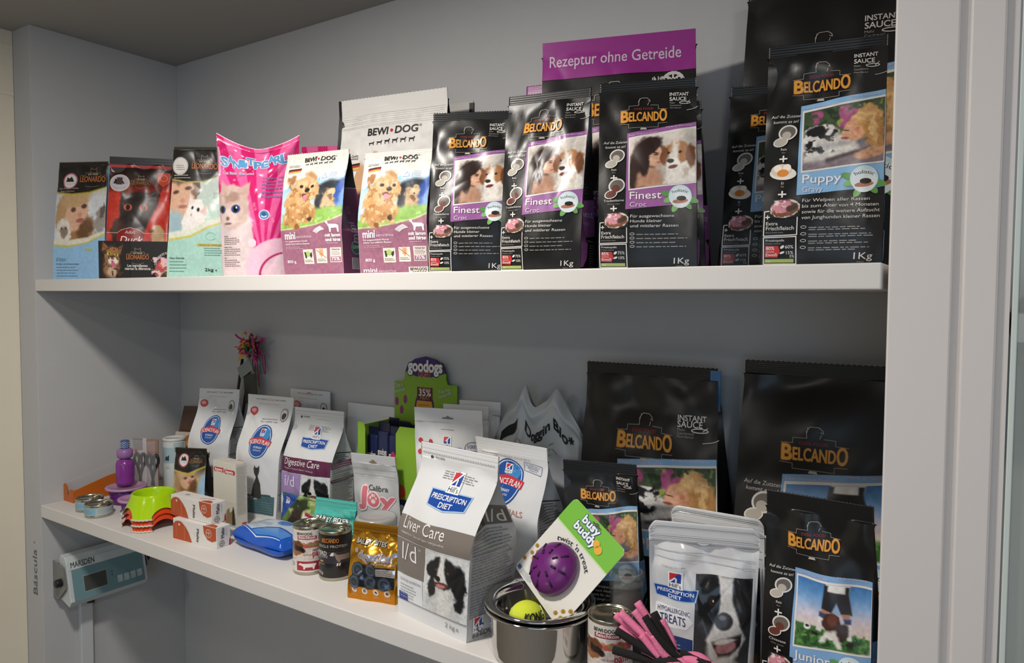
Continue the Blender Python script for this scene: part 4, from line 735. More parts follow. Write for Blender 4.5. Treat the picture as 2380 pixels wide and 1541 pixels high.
A.photo([(.70, .42), (1, 1)], [('bg', '1c1918'), ('e', .7, .62, .56, .6, 0, 'b8485a', .1, .06), ('b', 'e8b8c0', 6, .5), ('b', 'd2743c', 5, .6, (.3, 0, 1, .6)), ('b', '6f8a3c', 7, .66), ('e', .75, .98, .4, .4, 0, 'cdb8a4', .06, .01), ('e', .75, .99, .36, .36, 0, '4a352a', .08, .01), ('b', '7a5c48', 14, .58, (.4, .6, 1, 1))], 46, 46, 3, 2)
drape('front_print', A, plane((-.095, -.0078, .0), (.19, 0, 0), (0, 0, .1)), PAPER, bx)
bag('cat_litter_bag', 'shiny pink cat litter bag with a grey cat face, in front of its twin', 'cat litter bag', .886, .10, 39, .165, .33, .08, art_pink(2.0), col='dcb6c6', sealcol='dd6098', side='d890b4', back='d84e8c', tw=1.13, mode='p', seed=6, seal=.04, film=GLOSS, wr=.003, sag=.035, bulge=.02)
bag('cat_litter_bag', 'pink striped cat litter bag, mostly hidden behind another and the small white bag', 'cat litter bag', .866, .335, 25, .16, .347, .08, art_pink(2.1), col='c83a7c', mode='p', seed=7, seal=.04, film=GLOSS, wr=.003, bulge=.02)
bag('dog_food_bag', 'small cream and purple terrier bag next to the pink litter bag', 'dog food bag', 1.11, .10, 8, .160, .267, .075, art_bewi(1.67), col='dcd8d0', side='171415', sideart=side_bewi(3.6), back='6d3a58', roll=-.09, tw=1.06, seed=8, seal=.04, film=MATTE, v0=.35)
bag('dog_food_bag', 'small cream and purple terrier bag beside the black bags', 'dog food bag', 1.336, .10, 12, .153, .244, .075, art_bewi(1.58, True), col='dcd8d0', side='171415', sideart=side_bewi(3.3), back='6d3a58', roll=-.06, tw=1.0, seed=9, seal=.04, film=MATTE, v0=.4)
def art_bewil(a):
    A = Art(a); A.photo([(0, .1), (1, .999)], [('bg', 'dad8d4'), ('n', .03, 3), ('p', [(.55, .36), (1, .28), (1, 1), (.5, 1)], '8fbfe0', .03, 0), ('e', .25, .62, .3, .3, 10, 'c29a72', .2, .06), ('e', .45, .31, .12, .06, 10, 'a2623c', .3, .04), ('e', .3, .45, .22, .14, 20, 'caa27a', .3, .06), ('b', 'e2c4a0', 12, .6, (0, .3, .6, .9)), ('n', .06, 20)], 60, 90, 5, 1)
    for i in range(7): A.line([(.02, .1+.012*i+.004*math.sin(i*3)), (.98, .09+.012*i)], .0015, 'b9b6b0', 3)
    bewi_logo(A, .53, .22, .46); silh_row(A, .3, .74, .275, .04, '26231f'); A.text('Premium Quality', .06, .335, w=.16, h=.02, col='4a4640'); A.text('Made in Germany', .06, .35, w=.16, h=.02, col='4a4640'); flag(A, .06, .375, .24, .41); A.poly([(.1, .42), (.22, .415), (.2, .45), (.12, .455)], 'e2e0dc', 4)
    A.rect(-.005, 0, .02, 1, '1a1716', 4); return A
bag('dog_food_bag', 'large white dog food bag standing behind the two small terrier bags', 'dog food bag', 1.159, .28, 9, .305, .423, .08, art_bewil(1.39), col='d6d4d0', side='1a1716', back='1a1716', roll=-.05, tw=.97, seed=10, seal=.06, film=MATTE, v0=.3)
t = bag('dog_food_bag', 'white black-edged bag corner showing behind the large white bag', 'dog food bag', 1.22, .385, 8, .135, .414, .06, None, col='b9b7b2', side='1a1716', seed=11, seal=.06, film=MATTE)
box('black_edge', (.057, -.003, .3), (.068, .003, .41), mat('black_film', '1a1716', .45), t)
belc('black food bag with purple woman-and-dog panel, leftmost of the front three', 'finest', 1.503, .10, 24, .147, .296, seed=12, group=BK, tw=1.0)
belc('black food bag with purple woman-and-dog panel, middle of the front three', 'finest', 1.666, .10, 9, .146, .308, seed=13, group=BK, tw=1.04)
belc('black food bag with purple woman-and-dog panel, rightmost of the front three', 'finest', 1.854, .10, 19, .150, .298, roll=-.02, seed=14, group=BK)
def art_mag(a):
    A = art_belcando('finest', a, True); A.rect(0, 0, 1, .165, '8e2f80', 3); A.text('Rezeptur ohne Getreide', .05, .11, w=.86, h=.075, col='c9b4c6', b=.01, L=6)
    A.text('NO', .74, .235, w=.07, h=.075, col='bdb9b4', b=.03); A.arc(.86, .215, .065, 0, 360, .02, 'c4c0bb'); A.line([(.815, .185), (.905, .245)], .016, 'c4c0bb'); A.line([(.86, .25), (.86, .18)], .012, 'c4c0bb')
    for q in range(3): A.line([(.83, .19+q*.016), (.86, .205+q*.016), (.89, .19+q*.016)], .012, 'c4c0bb')
    return A
bag('dog_food_bag', 'tall black dog food bag with a magenta top band and white lettering', 'dog food bag', 1.715, .285, 17, .288, .447, .09, art_mag(1.55), col='1d1b1b', sealcol='8e2f80', roll=-.02, seed=15, seal=.06, v0=.3)
bag('dog_food_bag', 'magenta bag corner showing just left behind the tall magenta banded bag', 'dog food bag', 1.545, .39, 10, .2, .417, .06, None, col='8e2f80', side='1d1b1b', seed=16, seal=.06)
belc('shaded black food bag behind the rightmost of the front three woman-and-dog bags', 'finest', 1.842, .19, 12, .15, .283, roll=-.06, seed=17, group=BK)
belc('black dog food bag with light blue puppy panel, half hidden behind its twin', 'puppy', 2.0, .25, 15, .150, .305, roll=.04, seed=18, group=BK)
bag('dog_food_bag', 'very large black dog food bag at the back right, its top out of the picture', 'dog food bag', 2.062, .36, 2, .265, .52, .10, art_belcando('puppy', 1.96, True), col='191919', seed=19, seal=.06, v0=.3)
belc('black dog food bag with light blue puppy panel, at the right end in front', 'puppy', 2.108, .10, 12, .150, .309, roll=.01, seed=20, group=BK)

# ---------------------------------------------------------------- lower shelf, back rows
HW = 'd9dadc'
def hillsbag(label, kind, X, Y, yaw, W, H, D, cat='pet food bag', sk='sci', name='pet_food_bag', **k):
    k.setdefault('film', GLOSS); k.setdefault('pw', 's'); k.setdefault('v0', .5); k.setdefault('seal', .09)
    return bag(name, label, cat, X, Y, yaw, W, H, D, art=art_hills(H/W, kind), col=HW, side='bdbec0', sideart=side_hills(H/D, sk) if sk else None, z=ZL, wr=k.pop('wr', .002), zig=0, **k)
hillsbag('white cat food bag with blue oval badge, leaning left beside the feather toys', 'sci1', .325, .352, 20, .14, .333, .09, 'cat food bag', name='cat_food_bag', roll=.07, seed=21)
hillsbag('white cat food bag with blue oval badge and a sitting grey cat', 'sci2', .617, .321, 8, .149, .338, .09, 'cat food bag', name='cat_food_bag', roll=.05, tw=1.14, seed=22)
hillsbag('white pet food bag, only its top showing behind the grey cat bag', 'sciback', .678, .427, 3, .16, .347, .024, sk=None, seed=23)
hillsbag('white dog food bag with a purple stripe and lilac square', 'digest', .797, .343, 5, .170, .313, .09, 'dog food bag', 'digest', name='dog_food_bag', roll=.03, tw=1.05, seed=24)
hillsbag('plain white pet food bag top behind the purple striped bag', 'none', .915, .429, 2, .17, .324, .02, sk=None, seed=25)
hillsbag('grey white treat pouch with blue banner and red bone, behind the grey striped bag', 'pouch', 1.306, .30, 15, .168, .363, .05, 'treat pouch', None, name='treat_pouch', mode='p', v0=.1, pw=1.2, roll=-.05, seed=26, film=FILM)
hillsbag('grey white treat pouch, directly behind the one with the red bone', 'none', 1.288, .362, 12, .118, .363, .04, 'treat pouch', None, name='treat_pouch', mode='p', v0=.1, pw=1.2, seed=27, film=FILM)
hillsbag('grey white treat pouch, rearmost of three in the row at the back wall', 'none', 1.296, .408, 12, .108, .368, .035, 'treat pouch', None, name='treat_pouch', mode='p', v0=.1, pw=1.2, seed=28, film=FILM)
hillsbag('white adult dog food bag with blue oval badge, behind the steel bowls', 'sciE', 1.512, .275, -6, .158, .312, .09, 'dog food bag', name='dog_food_bag', roll=-.13, tw=1.25, seed=29)
belc('large black food bag with blond girl and spotted dog, back of the lower shelf', 'puppy', 1.766, .37, 0, .30, .482, .10, ZL, True, lean=.03, roll=-.06, tw=.93, seed=30, seal=.05, v0=.3, wr=.003)
box('side_seam', (.098, .012, .40), (.118, .015, .478), mat('blue_film', '4a78a8', .4), bpy.data.objects['dog_food_bag.015'])
belc('large black food bag with blue sky picture, back right of the lower shelf', 'junior', 2.0625, .37, 0, .268, .502, .10, ZL, True, lean=.03, seed=31, seal=.05, v0=.3, wr=.003)
belc('small black dog food pouch with a blond girl and dog, behind the green toy card', 'puppy', 1.727, .238, 15, .136, .307, .07, ZL, roll=-.08, tw=1.03, seed=32, seal=.065, wr=.0022)
belc('black dog food bag with a boy in shorts standing over a puppy', 'junior', 2.120, .13, -4, .150, .329, .07, ZL, roll=-.03, tw=.98, seed=33, seal=.075, wr=.0022)
hillsbag('white treat pouch with hanger hole, behind the border collie pouch', 'treats', 1.948, .205, 0, .157, .258, .045, 'treat pouch', None, name='treat_pouch', mode='p', v0=.05, pw=1., roll=-.05, seed=34, seal=.13, round_top=.012)
hillsbag('white treat pouch with a large border collie face', 'treats', 1.942, .125, 18, .155, .26, .06, 'treat pouch', None, name='treat_pouch', mode='p', v0=.05, pw=1., tw=1.10, seed=35, seal=.13, wr=.003, round_top=.014)
hillsbag('large white and grey dog food bag with black-and-white dog, at shelf front', 'liver', 1.463, .100, -8.5, .192, .328, .12, 'dog food bag', 'liver', name='dog_food_bag', roll=.03, tw=1.1, seed=36, v0=.48)
def art_joy(a):
    A = Art(a); A.ell(.5, .075, .09, '7a6a58', 3, ry=.018); A.ell(.5, .06, .035, '7a6a58', 3.2, ry=.025); A.line([(.02, .14), (.98, .14)], .006, '9a9a9c'); A.line([(.04, .2), (.96, .2)], .006, '9a9a9c'); A.line([(.04, .22), (.96, .22)], .004, 'c4c4c6')
    A.text('Calibra', .38, .34, w=.42, h=.09, col='4a4a4c', b=.01); A.text('J', .17, .47, w=.16, h=.28, col='c9707c', b=.07, out='e4cfd0', ow=.06); A.ell(.5, .425, .16, 'e4cfd0', 4); A.ell(.5, .425, .13, 'c9707c', 4.5); A.text('y', .66, .48, w=.24, h=.22, col='c9707c', b=.07, out='e4cfd0', ow=.06)
    A.ell(.5, .44, .05, 'e4cfd0', 5, ry=.04)
    for x, y in ((-.065, -.012), (-.025, -.035), (.025, -.035), (.065, -.012)): A.ell(.5+x, .42+y, .02, 'e4cfd0', 5, ry=.028)
    return A
bag('treat_pouch', 'silver grey treat pouch with pink lettering, behind the gold pouch', 'treat pouch', 1.125, .252, 10, .127, .244, .045, art_joy(1.92), col='b4b5b7', z=ZL, mode='p', v0=.05, pw=1., roll=-.09, tw=.98, seed=37, seal=.09, zig=0)
def art_teal(a):
    A = Art(a); A.text('BAILEY', .1, .36, w=.36, h=.1, col='dfe6e4', b=.05, out='1d2a2c', ow=.07); A.text('BITES', .5, .37, w=.34, h=.1, col='dfe6e4', b=.05, out='1d2a2c', ow=.07); A.ell(.35, .46, .04, '2a6a66', 3)
    for i in range(9): A.line([(.02, .03+.022*i), (.98, .03+.022*i)], .005, '6fc8be', 2)
    return A
bag('treat_pouch', 'turquoise treat pouch behind the two tall cans', 'treat pouch', 1.049, .186, 10, .117, .14, .05, art_teal(1.2), col='4fb5aa', z=ZL, mode='g', v0=.2, roll=-.05, seed=38, seal=.14, film=GLOSS, wr=.004)
def art_gold(a):
    A = Art(a)
    for i in range(7): A.line([(.02, .025+.018*i), (.98, .025+.018*i)], .006, 'a8701c', 2)
    A.text('BAILEY', .12, .27, w=.32, h=.07, col='e4e2dc', b=.05, out='2a2118', ow=.06); A.text('BITES', .5, .275, w=.26, h=.07, col='e4e2dc', b=.05, out='2a2118', ow=.06); A.text('"digesties!"', .14, .45, w=.84, h=.15, col='b8b4cc', b=.02, out='efe9e2', ow=.03, rot=-1); A.text('(For gentle digestion)', .52, .5, w=.44, h=.045, col='d8d4d8')
    A.rect(.1, .53, .97, .8, '2c3642', 3)
    for x, y in ((.2, .6), (.5, .58), (.78, .74), (.5, .74), (.16, .76)): A.ell(x, y, .125, '4d5866', 3.5); A.ell(x, y, .1, '6b7684', 4); A.ell(x, y, .08, '525d6b', 4.5); A.arc(x, y, .05, 20, 300, .012, '353f4c', 5)
    A.rect(.62, .545, .99, .64, 'ddd6d4', 5.2); A.micro(.64, .57, .96, 3, .025, '8a8284', .01, L=5.6); A.rect(0, .81, 1, 1, 'c8821c', 1.5)
    for i in range(4): A.ell(.16+.23*i, .86, .06, 'e2d4c8', 3); A.ell(.16+.23*i, .86, .03, ['b08a9c', '6a7a90', '4a5a70', '8a5a40'][i], 4, ry=.02, rot=-30); A.micro(.1+.23*i, .92, .24+.23*i, 2, .02, 'e0c090', .008)
    return A
bag('treat_pouch', 'shiny gold treat pouch with dark liquorice rolls, beside the tall black can', 'treat pouch', 1.275, .088, 13, .110, .15, .055, art_gold(1.39), col='c08a2a', z=ZL, mode='g', v0=.2, roll=-.03, seed=39, seal=.12, film=FOIL, wr=.0025)
def art_dogpouch(a):
    A = Art(a); A.photo([(0, 0), (1, 1)], [('g', '7f9a58', '6a8a44', '3f5a30'), ('b', 'b8c080', 7, .55), ('b', '2c3a22', 6, .55), ('p', [(0, 0), (.4, 0), (0, .75)], '284c9c', .03, 0), ('p', [(.55, .4), (1, .38), (1, 1), (.6, 1)], 'dcd8d6', .03, 0), ('p', [(.6, .36), (1, .5), (1, .58), (.58, .45)], '9c2c44', .02, 0), ('e', .4, .7, .17, .34, 10, '2b211e', .3, .05), ('e', .42, .45, .1, .12, 0, '2f2420', .3, .04), ('n', .15, 16)], 50, 34, 4); hills(A, .13, .1, .08); return A
bag('treat_pouch', 'small flat pouch with a dark dog among green leaves, propped behind the blue wipes', 'treat pouch', .845, .25, 0, .165, .095, .02, art_dogpouch(.58), col='5a7a44', z=ZL, mode='p', lean=.25, roll=-.15, seed=40, seal=.06, wr=.001)
A = Art(1.45); A.photo([(0, 0), (1, 1)], [('g', '1d1a18', '1d1a18', 'c9b48a', 'b9a07c', 'b8c8d4')]+[(o[0], o[1], .18+o[2]*.72, *o[3:]) if o[0] == 'e' else o for o in GIRL]+[('p', [(0, 0), (1, 0), (1, .3), (.5, .42), (0, .38)], 'c9b83c', .01, 0), ('p', [(0, 0), (1, 0), (1, .28), (.5, .395), (0, .36)], '1d1a18', .01, 0), ('e', 1., .75, .2, .35, 0, '9cc0dc', .3, .04)], 60, 80, 5, 1); badge(A, .3, .2, .17, 'b0465c'); leonardo(A, .7, .24, .36, '8a6a3c')
bag('cat_food_pouch', 'small black and gold kitten food pouch with a girl portrait, between white tube and boxes', 'cat food pouch', .385, .245, 25, .098, .173, .05, A, col='1d1a18', z=ZL, seed=41, seal=.06, roll=-.05)

# crumpled white carrier bag of dog-waste bags
pt = thing('carrier_bag', 'crumpled grey white plastic bag with torn handles and black lettering', 'plastic bag', (1.474, .385, ZL), D2R(5))
R = np.random.RandomState(5); nu, nv = 60, 60; HG = .45
def dogF(u, v, sg=-1, amp=1.):
    s = 2*u-1; w_ = .118*(1-.10*v**3+.04*np.sin(3*v)); d = .045*(1-np.clip((v-.2)/.8, 0, 1)**2.2*.9)*np.clip(1-np.abs(s)**3, 0, 1)
    wr = sum(a*np.sin(6.28*(fx*u+fy*v)+p) for a, fx, fy, p in ((.0035, 1.3, 2.2, 0), (.003, -2.1, 3.4, 1), (.002, 4.2, 1.5, 2), (.0015, 3, -5, .4)))
    top = .385-.01*s+.036*np.exp(-((s-.36)/.17)**2)+.034*np.exp(-((s+.36)/.09)**2)-.07*np.abs(s)**4-.012*np.exp(-((s+.1)/.12)**2)
    z = v*top
    return np.stack([s*w_+.01*v, sg*d+wr*amp*(1-.3*(sg > 0))-(.012*np.exp(-((v-.945)/.035)**2))*(sg < 0), z], -1)
U, VV = np.meshgrid(np.linspace(0, 1, nu), np.linspace(0, 1, nv)); a = dogF(U.ravel(), VV.ravel()); b = dogF(U.ravel(), VV.ravel(), 1)
PLB = mat('thin_white_plastic', 'b7bcbf', .4, bump=.3, bscale=60)
mesh('bag_body', np.concatenate([a, b]), grid_faces(nv, nu)+[f[::-1] for f in grid_faces(nv, nu, off=nu*nv)], PLB, pt)
A = Art(1.4); A.text('Doggin Bio*', .36, .19, w=.5, h=.075, col='1d1f20', b=.04); A.rect(.08, .125, .28, .19, '1d1f20', 4); A.micro(.05, .27, .85, 3, .03, '8a8f92', .012)
drape('front_print', A, lambda u, v: dogF(u, v*.99), PAPER, pt)

# feather wands behind the leaning bag
ft = thing('feather_wand', 'black-stick feather wands with pink and orange tuft behind the leaning white bag', 'cat toy', (.30, .434, ZL))
PK = mat('magenta_feather', 'b01f7c', .7); CO = {'a': PK, 'b': mat('orange_feather', 'cf6a34', .7), 'c': mat('yellow_feather', 'c9a02c', .7), 'd': mat('green_tinsel', '2a8a5c', .3, .5), 'e': mat('red_feather', 'a02440', .7)}
tube('wand', [(-.05, .002, .002), (.066, -.008, .42)], .0045, DK, ft); tube('wand', [(-.01, .002, .002), (.102, -.008, .40)], .0045, DK, ft)
R = random.Random(4)
for k, m in CO.items():
    V = []; F = []
    for q in range(34):
        th = R.uniform(0, 6.28); ph = R.uniform(-1, 1); l = R.uniform(.02, .043)*(1.2 if k == 'a' else 1); c = Vector((.128+R.gauss(0, .012)+(.02 if k == 'a' else 0), -.03+R.gauss(0, .006), .462+R.gauss(0, .013)))
        d = Vector((math.cos(th)*math.cos(ph), .5*math.sin(th)*math.cos(ph), math.sin(ph))); s = d.cross(Vector((.2, 1, .1))).normalized()*R.uniform(.003, .006)*(1.7 if k == 'a' else 1.2); e = c+d*l; n = len(V)
        V += [c, c+d*l*.5+s, e+Vector((0, 0, -.006)), c+d*l*.5-s]; F.append((n, n+1, n+2, n+3))
    o = mesh('feather_tuft', [tuple(v) for v in V], F, m, ft, False); o['kind'] = 'stuff'
for q in range(7):
    x = .11+.012*q; l = R.uniform(.05, .11); tube('ribbon', [tuple(p) for p in spline([(x, -.014, .44), (x+.008, -.018, .44-l*.5), (x+.004+.008*(q % 2), -.015, .44-l)], 5)], .0016, [CO['e'], CO['d'], PK][q % 3], ft, 5)
tube('curl', [tuple(p) for p in spline([(.05, -.01, .45), (.085, -.02, .478), (.06, -.02, .49), (.05, -.02, .497)], 6)], .003, PK, ft, 6)
o = box('hang_tag', (-.03, -.001, -.045), (.03, .001, .045), mat('dark_tag', '2c2f2a', .5), ft); o.location = (.135, -.03, .335); o.rotation_euler = (0, D2R(-6), 0)
o = box('hang_tag', (-.034, -.001, -.018), (.034, .001, .018), mat('grey_tag', '7d8582', .5), ft); o.location = (.115, -.034, .395); o.rotation_euler = (0, D2R(-28), 0)
bt = bag('snack_pack', 'brown snack pack tilted in the back left corner behind the white tube', 'snack pack', .07, .405, 20, .11, .25, .03, None, col='5a4232', z=ZL, roll=.25, seed=42, seal=.08, mode='p')
A = Art(2.2); A.rect(0, .3, 1, .62, 'cfc4b8', 1); A.ell(.6, .45, .26, 'b07038', 2); A.ell(.6, .45, .12, 'cfa070', 3); A.rect(0, .62, 1, .72, '4a4478', 1)
drape('front_print', A, plane((-.05, -.021, .0), (.1, 0, 0), (.06, 0, .24)), PAPER, bt)

# green counter display of meat sticks
gd = thing('counter_display', 'green cardboard counter display with a rounded purple header card', 'counter display', (1.02, .28, ZL), D2R(3))
GR = mat('green_card', '7fa632', .55); GRD = mat('dark_green_card', '46641f', .6)
box('back_panel', (0, .140, 0), (.2, .1435, .44-.12), GR, gd); box('side_panel', (0, .002, 0), (.003, .14, .30), GR, gd); box('side_panel', (.197, .002, 0), (.2, .14, .30), GR, gd); box('bottom_panel', (.003, .003, 0), (.197, .14, .003), GR, gd)
A = Art(1.6); g = 'green'
A.poly([(0, .0), (.09, .0), (.12, .04), (.12, .43), (.2, .5), (.56, .5), (.6, .44), (.6, .06), (.66, .0), (1, .0), (1, 1), (0, 1)], '7fa632', 1); A.rect(0, .56, 1, 1, '2b2a54', 2); A.text('goodogs', .1, .66, w=.62, h=.13, col='e2e0dc', b=.05, out='2b2a54', ow=.05, L=6); A.ell(.66, .5, .09, 'b04a2c', 3); A.ell(.56, .3, .05, 'a8305c', 3, ry=.16)
drape('front_panel', A, plane((0, 0, 0), (.2, 0, 0), (0, 0, .31)), PAPER, gd)
A = Art(.62); A.poly([(0, .36), (.14, .36), (.17, .3), (.17, .22), (.22, .1), (.34, .01), (.5, -.03), (.66, .01), (.78, .1), (.83, .22), (.83, .3), (.86, .36), (1, .36), (1, 1), (0, 1)], '83aa36', 1)
A.poly([(.18, .2), (.22, .1), (.34, .01), (.5, -.03), (.66, .01), (.78, .1), (.82, .2), (.6, .27), (.36, .27)], '43306c', 2); A.text('goodogs', .5, .19, w=.54, h=.1, col='e6e2da', al='c', b=.05, out='3c2a60', ow=.06); A.text('LIGHT', .5, .265, w=.2, h=.045, col='cf7a4a', al='c', b=.02)
A.ell(.49, .72, .155, '4a2a60', 3); A.ell(.49, .72, .13, 'd0983c', 3.5); A.rect(.375, .42, .62, .62, '5a2c38', 4); A.text('CARNE', .5, .48, w=.17, h=.035, col='b08a5c', al='c'); A.text('35%', .5, .545, w=.19, h=.06, col='e6ded8', al='c', b=.02); A.text('MEAT', .5, .6, w=.15, h=.035, col='b08a5c', al='c'); A.micro(.4, .68, .6, 4, .035, '9a5a2c', .008)
A.text('Dog en', .03, .45, w=.12, h=.035, col='dfe6d0', rot=8, out='3c5a2c', ow=.04); A.text('movimiento', .015, .54, w=.17, h=.035, col='dfe6d0', rot=10, out='3c5a2c', ow=.04); A.text("I've my", .73, .5, w=.17, h=.035, col='dfe6d0', rot=12, out='3c5a2c', ow=.04); A.text('favourite', .72, .57, w=.2, h=.035, col='dfe6d0', rot=14, out='3c5a2c', ow=.04)
for x, y in ((.04, .66), (.12, .78), (.18, .62)): A.ell(x, y, .03, '8a3a70', 3, ry=.04)
A.ell(.78, .84, .05, 'd0983c', 3); A.ell(.92, .72, .05, 'c9b83c', 3)
HDR = plane((0, .1395, .285), (.2, 0, 0), (0, 0, .175*.62/.62)); drape('header_card', A, HDR, PAPER, gd); drape('header_back', A, plane((0, .1432, .285), (.2, 0, 0), (0, 0, .175)), PAPER, gd, off=0)
k = 0
for r in range(3):
    for c in range(5):
        x = 1.043+.0365*c; y = .312+.036*r; hh = .292+.006*((c*2+r) % 3)
        t = thing('treat_packet', ['front row', 'middle row', 'rear row'][r]+' dark stick packet in green display, '+['leftmost', 'second from left', 'in the middle', 'second from right', 'rightmost'][c], 'treat packet', (x, y, ZL+.0035), 0, 'stick packets in the green display')
        box('packet_body', (-.017, -.008, 0), (.017, .008, hh-.02), mat('navy_packet', '232a4e', .3), t, .004); box('packet_seal', (-.017, -.001, hh-.02), (.017, .001, hh), mat('dark_seal', '1c1f38', .3), t)
        if r == 0:
            A = Art(4.2); A.rect(.05, .23, .95, .98, '3c6a34', 1); A.text('goodogs', .06, .2, w=.88, h=.22, col='d8d4d0', b=.03); A.text('LIGHT', .5, .26, w=.5, h=.12, col='a05a6a', al='c')
            for q in range(3): A.rect(.2+.25*q, .55, .32+.25*q, .95, '8a5a3c', 2)
            drape('front_print', A, plane((-.0165, -.0082, .0), (.033, 0, 0), (0, 0, hh-.02)), PAPER, t)
# ---------------------------------------------------------------- lower shelf, small things
TIN = mat('tin_metal', 'b9b6a4', .25, 1.); TIND = mat('tin_lid_metal', '9a9a78', .28, 1.); STEEL = mat('polished_steel', 'c9c8c6', .09, 1.)
def can(label, x, y, r, h, art=None, label_lo=.008, col=None, ring=0., group=None, kind='tall', artspan=180, artrot=0., cols=None):
    t = thing('food_can', label, 'food can', (x, y, ZL), 0, group)
    lathe('can_body', [(r*.93, .0), (r*.98, .001), (r, .003), (r*.985, .006), (r*.985, h-.006), (r, h-.003), (r, h-.001), (r*.975, h), (r*.95, h-.0015), (r*.94, h-.004)], TIN, t, 56)
    lid = lathe('lid', [(r*.945, h-.0045), (r*.86, h-.004), (r*.84, h-.003), (r*.8, h-.0045), (r*.3, h-.0042)], TIND, t, 48)
    c, s = math.cos(ring), math.sin(ring)
    P = lambda q, k: (r*.42*c+r*k*(math.cos(q)*c-.7*math.sin(q)*s), r*.42*s+r*k*(math.cos(q)*s+.7*math.sin(q)*c), h-.0005)
    tube('pull_ring', [P(q, .3) for q in np.linspace(0, 2*PI, 20, endpoint=False)], .0015, TIN, lid, 8, True)
    tube('rivet_tab', [(r*.62*c, r*.62*s, h-.0022), (r*.80*c, r*.80*s, h-.0022)], .0028, TIN, lid, 8)
    if col:
        lb = lathe('paper_label', [(r*.988, .007), (r*.99, .0075), (r*.99, h-.0075), (r*.988, h-.007)], mat('can_label_'+col, col, .4), t, 56, caps=False)
    if art:
        # faces the room: the print covers the half towards the camera
        def G(u, v):
            th = D2R(artrot-90-artspan/2)+D2R(artspan)*u
            return np.stack([r*.992*np.cos(th), r*.992*np.sin(th), .0075+(h-.015)*v], -1)
        drape('printed_label', art, G, GLOSS, t, off=.0002, dl=.00012)
    return t
CG = 'tall dog food cans'
can('tall can with white and red label and a brown dog, left of the black can', 1.045, .105, .0365, .108, art_bewican(.82), col='d6cfc8', ring=2.6, artrot=38, group=CG)
can('tall can with black label and a horse, between red can and gold pouch', 1.118, .115, .0365, .108, art_belcan(.82), col='211f1e', ring=.3, artrot=42, group=CG)
can('tall can with white and red label beside the steel bowls', 1.812, .064, .0365, .108, art_bewican(.82), col='d6cfc8', ring=.9, artrot=16, group=CG)
for (x, y, lab) in ((.160, .060, 'flat light blue tin, rear one of two at the left end of the lower shelf'), (.238, .047, 'flat light blue tin, front one of two at the left end of the lower shelf')):
    A = Art(.3); A.rect(0, 0, 1, 1, 'aab6b8', 1); A.rect(.16, .06, .55, .94, '82aec0', 2); A.micro(.2, .3, .5, 4, .16, '6a93a6', .012); A.micro(.62, .2, .95, 5, .14, '8c9698', .01)
    can(lab, x, y, .036, .036, A, col='a9b4b6', ring=1.2, artrot=40, group='flat blue tins')

# two nested steel bowls
SB = 'nested steel bowls'
def bowl(label, z0, r, h, rf):
    t = thing('steel_bowl', label, 'bowl', (1.673, .072, z0), 0, SB)
    lathe('bowl_body', [(.0, .002), (rf*.8, .0), (rf, .002), (rf*1.03, .012), (rf*1.06, .03), (rf*1.10, h-.01), (r*.93, h-.002), (r*.985, h), (r, h-.002), (r*1.0, h-.004), (r*.985, h-.0045), (r*.99, h-.0015), (r*.93, h-.001), (rf*1.04, h-.006), (rf*1.0, h-.014), (rf*.98, .03), (rf*.9, .016), (rf*.5, .013), (.0, .013)], STEEL, t, 72, caps=False)
    return t
bowl('lower of two nested steel bowls at the shelf front', ZL, .0975, .088, .080); bowl('upper of two nested steel bowls, holding a tennis ball', ZL+.017, .0965, .080, .071)
tb = thing('tennis_ball', 'yellow tennis ball with black lettering lying in the steel bowls', 'ball', (1.669, .037, 1.054))
BALL = mat('yellow_felt', 'd3e03c', .9, bump=.6, bscale=900); bm_ = bmesh.new(); bmesh.ops.create_uvsphere(bm_, u_segments=40, v_segments=24, radius=.032)
me = bpy.data.meshes.new('felt'); bm_.to_mesh(me); bm_.free(); me.materials.append(BALL); me.polygons.foreach_set('use_smooth', [True]*len(me.polygons)); link(bpy.data.objects.new('felt', me), tb)
tube('seam', [(.0322*math.cos(q)*math.cos(.55*math.sin(2*q)+.2), .0322*math.sin(q)*math.cos(.55*math.sin(2*q)+.2), .0322*math.sin(.55*math.sin(2*q)+.2)) for q in np.linspace(0, 6.283, 60, endpoint=False)], .0008, mat('seam_rubber', 'd9dfb4', .7), tb, 6, True)
A = Art(1); A.text('KONG', 0, .6, w=1, h=.55, col='23251c', b=.06, sh=.15)
def ballF(u, v):
    lo = D2R(-68+75*u); la = D2R(12+44*(v-.3)); return np.stack([.0322*np.cos(la)*np.cos(lo), .0322*np.cos(la)*np.sin(lo), .0322*np.sin(la)], -1)
drape('ball_print', A, ballF, PAPER, tb, off=.0004)

# toy on a blister card standing in the bowl
Lp, Tp, Rp, Bp = [Vector(p) for p in ((1.5797, .1339, 1.0973), (1.6710, .2069, 1.2268), (1.8070, .1322, 1.1720), (1.7182, .0599, 1.0425))]
tc = thing('toy_card', 'white and green toy card with a purple rubber toy, leaning in the steel bowl', 'dog toy', (0, 0, 0))
e1 = (Rp-Bp); e2 = (Lp-Bp); nrm = e1.cross(e2).normalized()
cw = e2.length; ch = e1.length     # text direction runs from T to R, so card up is R->... use local frame
